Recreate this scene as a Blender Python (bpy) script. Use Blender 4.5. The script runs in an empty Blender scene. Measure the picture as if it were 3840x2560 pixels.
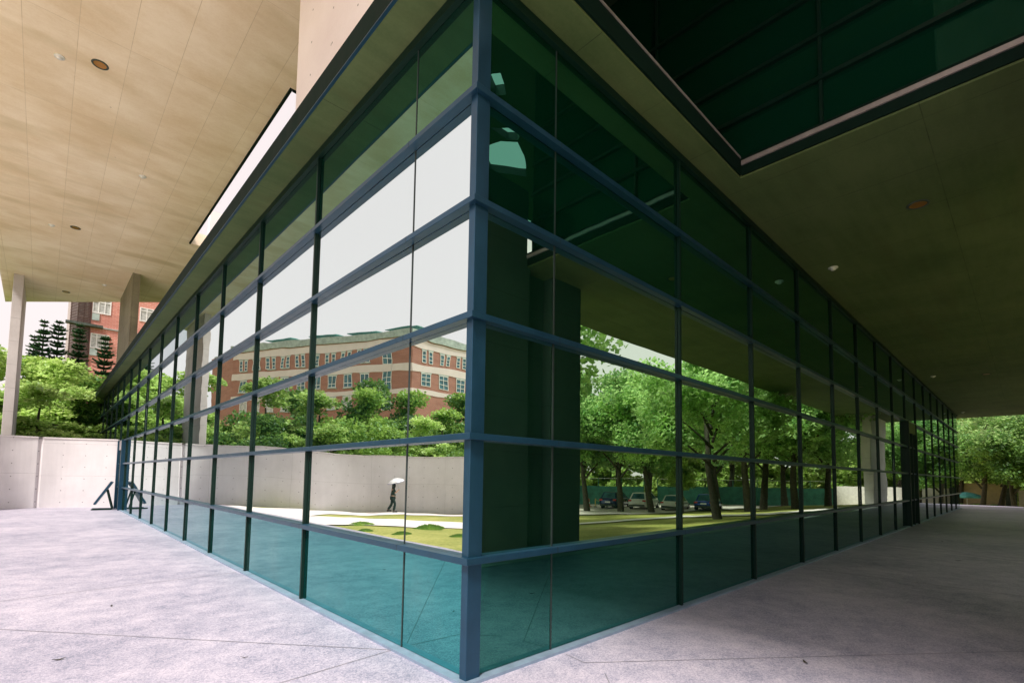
import bpy, bmesh, math, random
from mathutils import Vector, Matrix
from mathutils.geometry import tessellate_polygon
R = math.radians
scene = bpy.context.scene
col = scene.collection

# ------------------------------------------------------------------ camera
cam_d = bpy.data.cameras.new('camera'); cam = bpy.data.objects.new('camera', cam_d); col.objects.link(cam)
yaw, pitch, roll = R(45.7071), R(3.6598), R(0.7902)
F = Vector((math.cos(yaw)*math.cos(pitch), math.sin(yaw)*math.cos(pitch), math.sin(pitch)))
Rt = Vector((math.sin(yaw), -math.cos(yaw), 0)); Up = Rt.cross(F)
R2 = Rt*math.cos(roll)+Up*math.sin(roll); U2 = Up*math.cos(roll)-Rt*math.sin(roll)
m = Matrix((R2, U2, -F)).transposed().to_4x4(); m.translation = (-2.7702, -3.5142, 1.8)
cam.matrix_world = m
cam_d.sensor_width = 36; cam_d.lens = 1848.93/3840*36
cam_d.shift_x = -(1962.4-1920)/3840; cam_d.shift_y = (1668.4-1280)/3840
cam_d.clip_start = .05; cam_d.clip_end = 2000
scene.camera = cam
# ------------------------------------------------------------------ sky, sun, exposure
SUN_EL = 57; SUN_AZ = (-.90, -.44)
w = bpy.data.worlds.new('World'); scene.world = w; w.use_nodes = True
nt = w.node_tree; bg = nt.nodes['Background']
sky = nt.nodes.new('ShaderNodeTexSky'); sky.sky_type = 'NISHITA'; sky.sun_disc = False
sky.sun_elevation = R(SUN_EL); sky.sun_rotation = math.atan2(*SUN_AZ); sky.air_density = 1.2; sky.dust_density = 4.0; sky.ozone_density = 1
hs = nt.nodes.new('ShaderNodeHueSaturation'); hs.inputs['Saturation'].default_value = .16
mx = nt.nodes.new('ShaderNodeMix'); mx.data_type = 'RGBA'; mx.blend_type = 'MIX'
mx.inputs[0].default_value = .72; mx.inputs[7].default_value = (5.7, 5.0, 4.95, 1)
nt.links.new(sky.outputs[0], hs.inputs['Color']); nt.links.new(hs.outputs[0], mx.inputs[6]); nt.links.new(mx.outputs[2], bg.inputs['Color'])
bg.inputs['Strength'].default_value = .15
sd = bpy.data.lights.new('sun', 'SUN'); sd.energy = 4.4; sd.angle = R(9); sd.color = (1, .95, .87)
so = bpy.data.objects.new('sun', sd); col.objects.link(so)
sv = Vector((SUN_AZ[0]*math.cos(R(SUN_EL)), SUN_AZ[1]*math.cos(R(SUN_EL)), math.sin(R(SUN_EL))))
so.rotation_euler = sv.to_track_quat('Z', 'Y').to_euler(); so.location = (0, -20, 40)
scene.view_settings.view_transform = 'Standard'; scene.view_settings.look = 'None'
scene.view_settings.exposure = 0.42; scene.view_settings.gamma = 1
scene.cycles.use_denoising = True
scene.cycles.max_bounces = 9; scene.cycles.diffuse_bounces = 5; scene.cycles.glossy_bounces = 5
scene.cycles.transparent_max_bounces = 16; scene.cycles.transmission_bounces = 4
scene.cycles.sample_clamp_indirect = 6

# ------------------------------------------------------------------ helpers
rnd = random.Random(7)
def tag(o, label=None, cat=None, group=None, kind=None):
    if label: o['label'] = label
    if cat: o['category'] = cat
    if group: o['group'] = group
    if kind: o['kind'] = kind
    return o
def empty(name, loc=(0, 0, 0), rz=0, label=None, cat=None, group=None):
    o = bpy.data.objects.new(name, None); col.objects.link(o); o.empty_display_size = .3
    o.location = loc; o.rotation_euler = (0, 0, rz)
    return tag(o, label, cat, group)
class MB:
    """collects geometry for ONE mesh object"""
    def __init__(s): s.v = []; s.f = []; s.uv = None
    def box(s, a, b):
        (x0, y0, z0), (x1, y1, z1) = a, b; n = len(s.v)
        s.v += [(x0,y0,z0),(x1,y0,z0),(x1,y1,z0),(x0,y1,z0),(x0,y0,z1),(x1,y0,z1),(x1,y1,z1),(x0,y1,z1)]
        s.f += [tuple(n+i for i in q) for q in ((0,3,2,1),(4,5,6,7),(0,1,5,4),(1,2,6,5),(2,3,7,6),(3,0,4,7))]; return s
    def quad(s, *p):
        n = len(s.v); s.v += [tuple(q) for q in p]; s.f.append(tuple(range(n, n+len(p)))); return s
    def tube(s, pts, rad, n=8, cap=True):
        pts = [Vector(p) for p in pts]
        if not isinstance(rad, (list, tuple)): rad = [rad]*len(pts)
        base = len(s.v)
        for i, p in enumerate(pts):
            d = (pts[min(i+1, len(pts)-1)]-pts[max(i-1, 0)])
            if d.length < 1e-6: d = Vector((0, 0, 1))
            d.normalize(); a = d.orthogonal().normalized() if abs(d.z) > .95 else d.cross(Vector((0, 0, 1))).normalized()
            if abs(d.z) > .95: a = Vector((1, 0, 0)); a = (a-d*a.dot(d)).normalized()
            b = d.cross(a)
            for k in range(n):
                t = 2*math.pi*k/n; q = p+(a*math.cos(t)+b*math.sin(t))*rad[i]; s.v.append(tuple(q))
        for i in range(len(pts)-1):
            for k in range(n):
                s.f.append((base+i*n+k, base+i*n+(k+1) % n, base+(i+1)*n+(k+1) % n, base+(i+1)*n+k))
        if cap:
            s.f.append(tuple(base+k for k in range(n))[::-1]); e = base+(len(pts)-1)*n; s.f.append(tuple(e+k for k in range(n)))
        return s
    def lathe(s, prof, c=(0, 0, 0), n=24):
        base = len(s.v)
        for r, z in prof:
            for k in range(n):
                t = 2*math.pi*k/n; s.v.append((c[0]+r*math.cos(t), c[1]+r*math.sin(t), c[2]+z))
        for i in range(len(prof)-1):
            for k in range(n): s.f.append((base+i*n+k, base+i*n+(k+1) % n, base+(i+1)*n+(k+1) % n, base+(i+1)*n+k))
        return s
    def prism(s, poly, z0, z1, holes=()):
        loops = [list(poly)]+[list(h) for h in holes]
        flat = [p for l in loops for p in l]; n = len(s.v); N = len(flat)
        s.v += [(p[0], p[1], z0) for p in flat]+[(p[0], p[1], z1) for p in flat]
        for t in tessellate_polygon([[Vector((p[0], p[1], 0)) for p in l] for l in loops]):
            a, b, c = (flat[i] for i in t)
            if (b[0]-a[0])*(c[1]-a[1])-(b[1]-a[1])*(c[0]-a[0]) < 0: t = t[::-1]
            s.f.append((n+t[2], n+t[1], n+t[0])); s.f.append((n+N+t[0], n+N+t[1], n+N+t[2]))
        k = 0
        for l in loops:
            L = len(l)
            for i in range(L):
                i0, i1 = n+k+i, n+k+(i+1) % L; s.f.append((i0, i1, i1+N, i0+N))
            k += L
        return s
    def build(s, name, mat, parent=None, smooth=False, bevel=0, fix=True):
        me = bpy.data.meshes.new(name); me.from_pydata(s.v, [], s.f); me.update()
        if fix:
            b = bmesh.new(); b.from_mesh(me); bmesh.ops.recalc_face_normals(b, faces=b.faces); b.to_mesh(me); b.free()
        if s.uv:
            ul = me.uv_layers.new(name='UVMap')
            for p in me.polygons:
                for li in p.loop_indices: ul.data[li].uv = s.uv[me.loops[li].vertex_index]
        if smooth:
            for p in me.polygons: p.use_smooth = True
        me.materials.append(mat)
        o = bpy.data.objects.new(name, me); col.objects.link(o)
        if parent: o.parent = parent
        if bevel:
            bm_ = o.modifiers.new('bevel', 'BEVEL'); bm_.width = bevel; bm_.segments = 2; bm_.limit_method = 'ANGLE'
        return o
def copy_tree(o, parent=None):
    c = o.copy(); col.objects.link(c)
    if parent: c.parent = parent
    for ch in list(o.children): copy_tree(ch, c)
    return c

# ------------------------------------------------------------------ materials
def mat(name):
    m_ = bpy.data.materials.new(name); m_.use_nodes = True; t = m_.node_tree
    return m_, t, t.nodes['Principled BSDF']
def N(t, typ, **k):
    n = t.nodes.new(typ)
    for a, b in k.items():
        if a in n.inputs: n.inputs[a].default_value = b
        else: setattr(n, a, b)
    return n
def ramp(t, src, stops):
    r = t.nodes.new('ShaderNodeValToRGB'); e = r.color_ramp.elements
    while len(e) < len(stops): e.new(.5)
    for i, (p, c) in enumerate(stops):
        e[i].position = p; e[i].color = (*c, 1) if len(c) == 3 else c
    t.links.new(src, r.inputs[0]); return r.outputs[0]
def mixc(t, fac, a, b, blend='MIX'):
    n = t.nodes.new('ShaderNodeMix'); n.data_type = 'RGBA'; n.blend_type = blend
    for i, x in ((0, fac), (6, a), (7, b)):
        if hasattr(x, 'links'): t.links.new(x, n.inputs[i])
        else: n.inputs[i].default_value = (x if i == 0 else (*x, 1) if len(x) == 3 else x)
    return n.outputs[2]
def math_(t, op, a, b=0):
    n = t.nodes.new('ShaderNodeMath'); n.operation = op
    for i, x in ((0, a), (1, b)):
        if hasattr(x, 'links'): t.links.new(x, n.inputs[i])
        else: n.inputs[i].default_value = x
    return n.outputs[0]
def coords(t, scale=(1, 1, 1), uv=False, rot=(0, 0, 0)):
    tc = t.nodes.new('ShaderNodeTexCoord'); mp = t.nodes.new('ShaderNodeMapping')
    mp.inputs['Scale'].default_value = scale; mp.inputs['Rotation'].default_value = rot
    t.links.new(tc.outputs['UV' if uv else 'Object'], mp.inputs[0]); return mp.outputs[0]
def noise(t, vec, sc, det=4, rough=.55):
    n = N(t, 'ShaderNodeTexNoise', Scale=sc, Detail=det, Roughness=rough); t.links.new(vec, n.inputs['Vector']); return n.outputs[0]
def bump(t, bsdf, h, strength=.3, dist=.02):
    b = N(t, 'ShaderNodeBump', Strength=strength, Distance=dist); t.links.new(h, b.inputs['Height']); t.links.new(b.outputs[0], bsdf.inputs['Normal'])
def plain(name, c, rough=.5, metal=0, var=.12, sc=3):
    m_, t, b = mat(name); v = noise(t, coords(t), sc)
    t.links.new(ramp(t, v, [(.3, tuple(x*(1-var) for x in c)), (.7, tuple(min(1, x*(1+var)) for x in c))]), b.inputs['Base Color'])
    b.inputs['Roughness'].default_value = rough; b.inputs['Metallic'].default_value = metal; return m_

def concrete(name, c1, c2, seam=None, streak=(1, 1, 1), ties=None, uv=False, rough=.75, swap=False, seamdark=.55, stain=None):
    """board formed concrete: mottling, stretched streaks, form seams, tie holes"""
    m_, t, b = mat(name); v = coords(t, uv=uv)
    a = noise(t, v, .55, 5, .6); s1 = noise(t, coords(t, streak, uv), 1.0, 6, .65); fine = noise(t, v, 26, 4, .7)
    k = math_(t, 'ADD', math_(t, 'MULTIPLY', a, .55), math_(t, 'ADD', math_(t, 'MULTIPLY', s1, .28), math_(t, 'MULTIPLY', fine, .17)))
    c = ramp(t, k, [(.38, c1), (.60, c2)])
    if stain:
        sp = noise(t, coords(t, (streak[0]*.5, streak[1]*.5, streak[2]*.5), uv), .8, 3, .5)
        c = mixc(t, ramp(t, sp, [(.54, (0, 0, 0)), (.74, (.7, .7, .7))]), c, stain)
    spots = N(t, 'ShaderNodeTexVoronoi', Scale=.9); t.links.new(v, spots.inputs['Vector'])
    c = mixc(t, ramp(t, spots.outputs['Distance'], [(.014, (.7, .7, .7)), (.022, (0, 0, 0))]), c, tuple(x*.35 for x in c1))
    if seam:
        br = N(t, 'ShaderNodeTexBrick', Scale=1.0); br.offset = seam[2] if len(seam) > 2 else 0
        br.inputs['Mortar Size'].default_value = .006; br.inputs['Mortar Smooth'].default_value = .3
        br.inputs['Brick Width'].default_value = seam[0]; br.inputs['Row Height'].default_value = seam[1]
        br.inputs['Color1'].default_value = (.44, .44, .44, 1); br.inputs['Color2'].default_value = (.56, .56, .56, 1); br.inputs['Mortar'].default_value = (0, 0, 0, 1)
        vv = v
        if swap:
            sx = t.nodes.new('ShaderNodeSeparateXYZ'); cx = t.nodes.new('ShaderNodeCombineXYZ'); t.links.new(v, sx.inputs[0])
            for i, j in enumerate(swap): t.links.new(sx.outputs[j], cx.inputs[i])
            vv = cx.outputs[0]
        t.links.new(vv, br.inputs['Vector'])
        tone = math_(t, 'ADD', math_(t, 'MULTIPLY', N_sep(t, br.outputs['Color']), .3), .85)
        sc = t.nodes.new('ShaderNodeVectorMath'); sc.operation = 'SCALE'; t.links.new(c, sc.inputs[0]); t.links.new(tone, sc.inputs['Scale'])
        wob = ramp(t, noise(t, v, 2.3, 2), [(.35, (.15, .15, .15)), (.62, (1, 1, 1))])
        c = mixc(t, math_(t, 'MULTIPLY', br.outputs['Fac'], wob), sc.outputs[0], tuple(x*seamdark for x in c1))
    if ties:
        sx = t.nodes.new('ShaderNodeSeparateXYZ'); vv = v; t.links.new(vv, sx.inputs[0])
        d = []
        for ax, per in ties[:2]:
            q = math_(t, 'SUBTRACT', math_(t, 'FRACT', math_(t, 'DIVIDE', sx.outputs[ax], per)), .5); d.append(math_(t, 'POWER', math_(t, 'MULTIPLY', q, per), 2))
        r2 = math_(t, 'SQRT', math_(t, 'ADD', d[0], d[1]))
        c = mixc(t, math_(t, 'LESS_THAN', r2, ties[2]), c, tuple(x*.30 for x in c1))
    t.links.new(c, b.inputs['Base Color']); b.inputs['Roughness'].default_value = rough
    bump(t, b, math_(t, 'ADD', math_(t, 'MULTIPLY', s1, .6), math_(t, 'MULTIPLY', fine, .4)), .18, .01)
    return m_
def N_sep(t, c):
    n = t.nodes.new('ShaderNodeSeparateColor'); t.links.new(c, n.inputs[0]); return n.outputs[0]

def glass(name, color, a, body, tint, wav=.004, dirt=0.0, white=1.9):
    """coated architectural glass: mirror coat over a tinted, see-through body"""
    m_, t, b = mat(name); t.nodes.remove(b); out = t.nodes['Material Output']
    fr = N(t, 'ShaderNodeFresnel', IOR=1.5)
    rf = math_(t, 'ADD', math_(t, 'MULTIPLY', fr.outputs[0], 1-a), a)
    bp = N(t, 'ShaderNodeBump', Strength=1.0, Distance=wav)
    nz = noise(t, coords(t, (.42, .42, 1.5)), 1.1, 2, .4); t.links.new(nz, bp.inputs['Height'])
    g = N(t, 'ShaderNodeBsdfGlossy', Roughness=0.0); t.links.new(bp.outputs[0], g.inputs['Normal'])
    kk = math_(t, 'MINIMUM', math_(t, 'MULTIPLY', fr.outputs[0], white), 1.0)
    t.links.new(mixc(t, kk, color, (max(color[0], .80), max(color[1], .88), max(color[2], .92))), g.inputs['Color'])
    tr = N(t, 'ShaderNodeBsdfTransparent', Color=(*tint, 1)); df = N(t, 'ShaderNodeBsdfDiffuse', Color=(*body, 1))
    m1 = N(t, 'ShaderNodeMixShader', Fac=.35); t.links.new(tr.outputs[0], m1.inputs[1]); t.links.new(df.outputs[0], m1.inputs[2])
    m2 = N(t, 'ShaderNodeMixShader'); t.links.new(rf, m2.inputs[0]); t.links.new(m1.outputs[0], m2.inputs[1]); t.links.new(g.outputs[0], m2.inputs[2])
    sh = m2.outputs[0]
    if dirt:
        dd = N(t, 'ShaderNodeBsdfDiffuse', Color=(.5, .55, .55, 1)); m3 = N(t, 'ShaderNodeMixShader')
        dn = ramp(t, noise(t, coords(t, (.8, .8, .5)), 1.2, 5, .65), [(.5, (0, 0, 0)), (.8, (dirt, dirt, dirt))])
        t.links.new(dn, m3.inputs[0]); t.links.new(sh, m3.inputs[1]); t.links.new(dd.outputs[0], m3.inputs[2]); sh = m3.outputs[0]
    t.links.new(sh, out.inputs['Surface']); return m_

def foliage(name, dark, mid, light, sc=.55, trans=.35):
    m_, t, b = mat(name); t.nodes.remove(b); out = t.nodes['Material Output']
    v = coords(t); oi = t.nodes.new('ShaderNodeObjectInfo')
    n1 = noise(t, v, sc, 3, .6); n2 = noise(t, v, 9, 2, .7)
    k = math_(t, 'ADD', math_(t, 'MULTIPLY', n1, .6), math_(t, 'ADD', math_(t, 'MULTIPLY', n2, .4), math_(t, 'MULTIPLY', math_(t, 'SUBTRACT', oi.outputs['Random'], .5), .12)))
    c = ramp(t, k, [(.36, dark), (.5, mid), (.63, light)])
    d = t.nodes.new('ShaderNodeBsdfPrincipled'); d.inputs['Roughness'].default_value = .5; t.links.new(c, d.inputs['Base Color'])
    tl = t.nodes.new('ShaderNodeBsdfTranslucent'); t.links.new(mixc(t, .5, c, tuple(min(1, x*1.3) for x in light)), tl.inputs['Color'])
    ms = N(t, 'ShaderNodeMixShader', Fac=trans); t.links.new(d.outputs[0], ms.inputs[1]); t.links.new(tl.outputs[0], ms.inputs[2])
    t.links.new(ms.outputs[0], out.inputs['Surface']); return m_

M = {}
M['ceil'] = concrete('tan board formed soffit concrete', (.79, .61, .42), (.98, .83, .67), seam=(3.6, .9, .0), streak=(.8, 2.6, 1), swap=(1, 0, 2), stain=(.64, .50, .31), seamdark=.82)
M['soffit'] = concrete('shade toned soffit concrete', (.056, .094, .028), (.112, .148, .056), seam=(2.7, 1.35, .0), streak=(.5, 4.6, 1), swap=(1, 0, 2), stain=(.08, .10, .032), seamdark=.5)  # under-canopy shade put into the colour; same concrete as the left ceiling
M['wall'] = concrete('pale pink grey fair faced wall', (.56, .52, .535), (.67, .625, .64), seam=(4.5, 1.65, 0), streak=(2.2, .35, 1), ties=((0, .9), (1, .6), .022), uv=True, seamdark=.5)
M['uwall'] = concrete('pale fair faced upper wall', (.80, .71, .73), (.90, .82, .84), streak=(1, .3, 1), ties=((1, .9), (2, .6), .018))
M['pier'] = concrete('grey pier concrete', (.42, .375, .375), (.58, .53, .535), seam=(6, 1.17, 0), streak=(1, 1, .4), swap=(0, 2, 1), seamdark=.28)
M['piershade'] = concrete('shade toned pier concrete', (.17, .15, .11), (.30, .27, .20), seam=(6, 1.17, 0), streak=(1, 1, .4), swap=(0, 2, 1), seamdark=.28)  # copy of the pier concrete with the shade under the slab in its colour
M['piernear'] = concrete('shade toned near pier', (.022, .055, .042), (.040, .085, .062), seam=(6, 1.17, 0), streak=(1, 1, .4), swap=(0, 2, 1), seamdark=.5)  # pier concrete darkened in colour to stand for canopy shade
M['core'] = plain('interior plaster', (.22, .25, .22), .8)
M['inner'] = plain('pale interior column', (.7, .7, .68), .7)
M['coping'] = plain('pale coping', (.6, .55, .55), .6)
def metal(name, c, rough=.35, metallic=.55, spec=.5):
    m_, t, b = mat(name); v = noise(t, coords(t, (1, 1, .6)), 5, 5, .65); v2 = noise(t, coords(t), 60, 2)
    t.links.new(ramp(t, v, [(.3, tuple(x*.86 for x in c)), (.7, tuple(x*1.14 for x in c))]), b.inputs['Base Color'])
    b.inputs['Metallic'].default_value = metallic; b.inputs['Specular IOR Level'].default_value = spec
    t.links.new(ramp(t, v, [(.3, (rough-.04,)*3), (.72, (rough+.06,)*3)]), b.inputs['Roughness'])
    bump(t, b, v2, .05, .003); return m_
M['frame'] = metal('blue grey coated steel', (.013, .056, .102), .33, .45)
M['mull'] = metal('dark green black mullion', (.003, .017, .012), .45, .0, .2)
M['steel'] = metal('dark channel steel', (.003, .014, .010), .7, .0, .1)
M['sill'] = metal('light blue grey sill metal', (.26, .34, .44), .5, .5)
M['trim'] = metal('pale flashing', (.34, .30, .31), .5, .4)
M['seal'] = plain('black silicone', (.01, .02, .02), .6)
M['g_mid'] = glass('mirror glass', (.87, .965, .95), .84, (.004, .05, .035), (.10, .30, .22), .0021)
M['g_top'] = glass('green shade tinted top glass', (.10, .42, .31), .60, (.006, .07, .045), (.06, .25, .18), .0015)  # dim ceiling reflection put into the tint of this row
M['g_low'] = glass('teal shade tinted low glass', (.08, .66, .66), .46, (.006, .10, .09), (.25, .75, .68), .0015, .06)  # shaded paving reflection put into a darker row tint
M['g_rmid'] = glass('green mirror glass', (.74, .94, .74), .80, (.006, .07, .04), (.06, .25, .16), .0018)
M['g_rlow'] = glass('deep teal shade tinted low glass', (.05, .38, .32), .38, (.006, .07, .05), (.2, .65, .5), .0015)  # darker tint paints in the shaded paving this row mirrors
M['g_rtop'] = glass('emerald shade tinted upper glass', (.09, .40, .26), .66, (.006, .08, .045), (.06, .25, .16), .0018, 0.0, 1.0)  # darkened tint stands for the dark ceiling mirrored in the upper rows
M['g_dark'] = glass('dark upper glass', (.08, .26, .22), .02, (.005, .065, .036), (.03, .10, .07), .002, 0.0, 0.0)

# paving: exposed aggregate
def paving():
    m_, t, b = mat('exposed aggregate paving'); v = coords(t)
    big = noise(t, v, .45, 5, .6); mid_ = noise(t, coords(t, (1, 1, 1)), 3.1, 5, .65); sp = noise(t, v, 120, 3, .75)
    vo = N(t, 'ShaderNodeTexVoronoi', Scale=75); t.links.new(v, vo.inputs['Vector'])
    k = math_(t, 'ADD', math_(t, 'MULTIPLY', big, .26), math_(t, 'ADD', math_(t, 'MULTIPLY', mid_, .26), math_(t, 'ADD', math_(t, 'MULTIPLY', sp, .34), math_(t, 'MULTIPLY', N_sep(t, vo.outputs['Color']), .14))))
    c = ramp(t, k, [(.36, (.120, .128, .185)), (.47, (.295, .275, .355)), (.60, (.49, .435, .505))])
    t.links.new(c, b.inputs['Base Color']); b.inputs['Roughness'].default_value = .5
    bump(t, b, math_(t, 'ADD', sp, math_(t, 'MULTIPLY', mid_, .4)), .25, .006); return m_
M['pave'] = paving()
M['joint'] = plain('paving joint', (.20, .19, .22), .9)
M['jointlight'] = plain('pale paving joint', (.8, .72, .74), .9)
def grass_mat():
    m_, t, b = mat('mown grass'); v = coords(t)
    k = math_(t, 'ADD', math_(t, 'MULTIPLY', noise(t, v, .35, 5, .6), .5), math_(t, 'MULTIPLY', noise(t, v, 9, 5, .75), .5))
    t.links.new(ramp(t, k, [(.35, (.13, .16, .028)), (.5, (.30, .29, .065)), (.64, (.48, .42, .15))]), b.inputs['Base Color'])
    b.inputs['Roughness'].default_value = .9; bump(t, b, noise(t, v, 30, 4, .7), .6, .05); return m_
M['grass'] = grass_mat()
M['path'] = plain('pale pink concrete path', (.72, .62, .62), .85, 0, .08, 1.2)
M['carpark'] = plain('pale car park concrete', (.52, .45, .43), .85, 0, .12, .8)
M['pebble'] = plain('dark gutter pebbles', (.05, .06, .05), .8, 0, .9, 40)
def brick_mat(name, c1, c2, mortar, sc=1.0):
    m_, t, b = mat(name); v = coords(t)
    sx = t.nodes.new('ShaderNodeSeparateXYZ'); cx = t.nodes.new('ShaderNodeCombineXYZ'); t.links.new(v, sx.inputs[0])
    t.links.new(math_(t, 'ADD', sx.outputs[0], sx.outputs[1]), cx.inputs[0]); t.links.new(sx.outputs[2], cx.inputs[1])
    br = N(t, 'ShaderNodeTexBrick', Scale=sc); t.links.new(cx.outputs[0], br.inputs['Vector'])
    br.inputs['Brick Width'].default_value = .46; br.inputs['Row Height'].default_value = .16; br.inputs['Mortar Size'].default_value = .018
    br.inputs['Color1'].default_value = (*c1, 1); br.inputs['Color2'].default_value = (*c2, 1); br.inputs['Mortar'].default_value = (*mortar, 1)
    n1 = noise(t, coords(t, (.5, .5, 2)), .8, 5, .6)
    t.links.new(mixc(t, ramp(t, n1, [(.4, (0, 0, 0)), (.75, (.55, .55, .55))]), br.outputs[0], tuple(x*.62 for x in c1)), b.inputs['Base Color'])
    b.inputs['Roughness'].default_value = .85; return m_
M['brickA'] = brick_mat('pink red tile brick', (.52, .17, .13), (.62, .24, .18), (.66, .42, .36))
M['brickB'] = brick_mat('orange red brick', (.36, .145, .11), (.31, .125, .095), (.42, .27, .22))
M['band'] = plain('off white band', (.66, .58, .57), .8, 0, .06, .6)
M['parapet'] = plain('teal grey parapet', (.34, .40, .38), .8, 0, .25, 1.5)
M['wframe'] = plain('white window frame', (.75, .73, .72), .5)
M['wglass'] = plain('window glass', (.05, .13, .16), .08, 0, .6, 1.2)
M['curtain'] = plain('curtained window', (.42, .42, .40), .25, 0, .35, 4)
M['louvre'] = plain('brown louvre', (.09, .045, .035), .6)
M['ledge'] = plain('dark stained ledge', (.055, .07, .06), .8, 0, .5, 5)
M['bark'] = plain('dark bark', (.045, .038, .026), .9, 0, .5, 7)
M['barkpale'] = plain('grey bark', (.12, .10, .075), .9, 0, .4, 7)
M['leafy'] = foliage('bright layered leaves', (.05, .12, .018), (.22, .39, .06), (.64, .80, .28), .7)
M['leafm'] = foliage('mid green leaves', (.03, .11, .018), (.13, .28, .04), (.42, .58, .13), .6)
M['leafd'] = foliage('dark green leaves', (.012, .055, .014), (.05, .14, .03), (.20, .34, .07), .6)
M['leafs'] = foliage('south grove leaves', (.008, .050, .016), (.095, .29, .05), (.62, .86, .34), .9, .55)
M['leafg'] = foliage('golden leaves', (.06, .14, .02), (.26, .42, .07), (.72, .82, .34), .8, .5)
M['needle'] = foliage('conifer needles', (.010, .05, .024), (.03, .10, .04), (.08, .19, .07), 1.2, .15)
M['red'] = plain('red blossom', (.6, .07, .02), .6)
M['white'] = plain('white paint', (.75, .73, .73), .25)
M['rubber'] = plain('tyre rubber', (.02, .02, .02), .8)
M['alloy'] = plain('wheel alloy', (.5, .5, .52), .3, .8)
M['lamp'] = plain('tail lamp', (.5, .03, .02), .25)
M['orange'] = plain('cone orange', (.75, .12, .03), .5)
M['yellow'] = plain('yellow plastic', (.7, .5, .12), .5)
M['teal'] = plain('teal cloth', (.08, .33, .32), .8, 0, .3, 3)
M['mesh'] = plain('teal windbreak mesh', (.06, .22, .19), .8, 0, .3, 1.5)
M['orangeglass'] = plain('amber downlight reflector', (.42, .19, .03), .3, .5)

# ------------------------------------------------------------------ ground
def zg(x, y):
    t = min(1, max(0, (-4.6-x)/7)); a = -.4*t*t*(3-2*t)
    b = -min(1.2, .08*max(0, -4-y))
    c = -min(1.4, .2*max(0, x-51.5))
    return min(a, b, c)
def grid_axis():
    a = [-900, -400, -200, -120, -80]; v = -60
    while v < 75: a.append(v); v += 1.5
    return a+[90, 120, 180, 300, 500, 900]
ax = grid_axis(); g = MB()
for y in ax:
    for x in ax: g.v.append((x, y, zg(x, y)-.05))
n = len(ax)
for j in range(n-1):
    for i in range(n-1): g.f.append((j*n+i, j*n+i+1, (j+1)*n+i+1, (j+1)*n+i))
tag(g.build('lawn', M['grass'], smooth=True, fix=False), kind='structure')
p = MB(); p.prism([(-4.62, -14), (-1.0, -14), (-1.0, -4), (52, -4), (52, 47), (.2, 47), (-4.62, 36)], -.16, 0)
tag(p.build('pavement', M['pave']), kind='structure')
def strip(name, a, b, wd, mt, z=.004):
    a, b = Vector((*a, z)), Vector((*b, z)); d = (b-a).normalized(); s_ = Vector((-d.y, d.x, 0))*wd/2
    q = MB(); q.quad(a-s_, b-s_, b+s_, a+s_); return tag(q.build(name, mt, fix=False), kind='structure')
strip('paving_joint', (-4.6, 6.30), (-.14, 6.58), .014, M['joint'])
strip('paving_joint', (-4.6, 6.6), (-.08, 1.14), .012, M['joint'])
strip('paving_joint', (-.09, 1.14), (-1.25, 1.05), .010, M['joint'])
strip('paving_joint', (1.16, -.15), (1.12, -.42), .010, M['joint'])
strip('paving_joint', (1.12, -.42), (5.3, -3.72), .010, M['joint'])
strip('paving_joint', (1.05, -.72), (-2, -3.9), .010, M['joint'])
strip('paving_joint', (-4.6, 23.75), (-.14, 23.05), .03, M['jointlight'])
strip('paving_joint', (8.6, -.2), (8.6, -3.9), .02, M['joint'])
strip('paving_joint', (14.5, -.2), (13.2, -3.9), .03, M['jointlight'])
k = MB(); k.box((-.9, -4.32, -.16), (52, -4.02, .006)); tag(k.build('kerb', plain('kerb concrete', (.55, .52, .47), .8)), kind='structure')
k = MB(); k.box((-.9, -4.75, -.3), (52, -4.34, -.035)); tag(k.build('gutter', M['pebble']), kind='structure')
def drape(name, L, Rr, mt, dz=.0):
    """a path between two border lines, following the slope"""
    q = MB(); n_ = len(L)
    def sub(P, k_=6):
        o = []
        for i in range(len(P)-1):
            for j in range(k_): o.append(tuple(P[i][c]+(P[i+1][c]-P[i][c])*j/k_ for c in (0, 1)))
        return o+[P[-1]]
    L, Rr = sub(L), sub(Rr); W = 5
    for a, b in zip(L, Rr):
        for j in range(W): 
            x, y = a[0]+(b[0]-a[0])*j/(W-1), a[1]+(b[1]-a[1])*j/(W-1); q.v.append((x, y, zg(x, y)-.02+dz))
    for i in range(len(L)-1):
        for j in range(W-1): q.f.append((i*W+j, i*W+j+1, (i+1)*W+j+1, (i+1)*W+j))
    return tag(q.build(name, mt, fix=True), kind='structure')
# west: paving along the wall foot, and the path that leaves it between the two lawns
drape('path', [(-4.60, 30), (-5.86, 25.5), (-9, 25.5), (-13.5, 22.5), (-16.5, 18), (-19, 12), (-20, 0)],
      [(-4.60, 17.5), (-5.86, 19.04), (-7.91, 21.43), (-12.14, 21.4), (-14.58, 19.0), (-17, 12), (-18, 0)], M['path'])
drape('path', [(-4.60, 17.6), (-5.9, 18.9), (-7.42, 18.52), (-10.26, 18.2), (-12.14, 15.84), (-15, 9)],
      [(-4.60, 14.4), (-4.9, 14.1), (-7.09, 13.24), (-10.0, 13.25), (-11, 11), (-13, 5)], M['path'], .006)
drape('bounce_plaza', [(-4.66, -20), (-4.66, 4.9)], [(-34, -20), (-34, 4.9)], M['path'], .008)  # pale unseen paving added to bounce light onto the canopy ceiling
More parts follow.
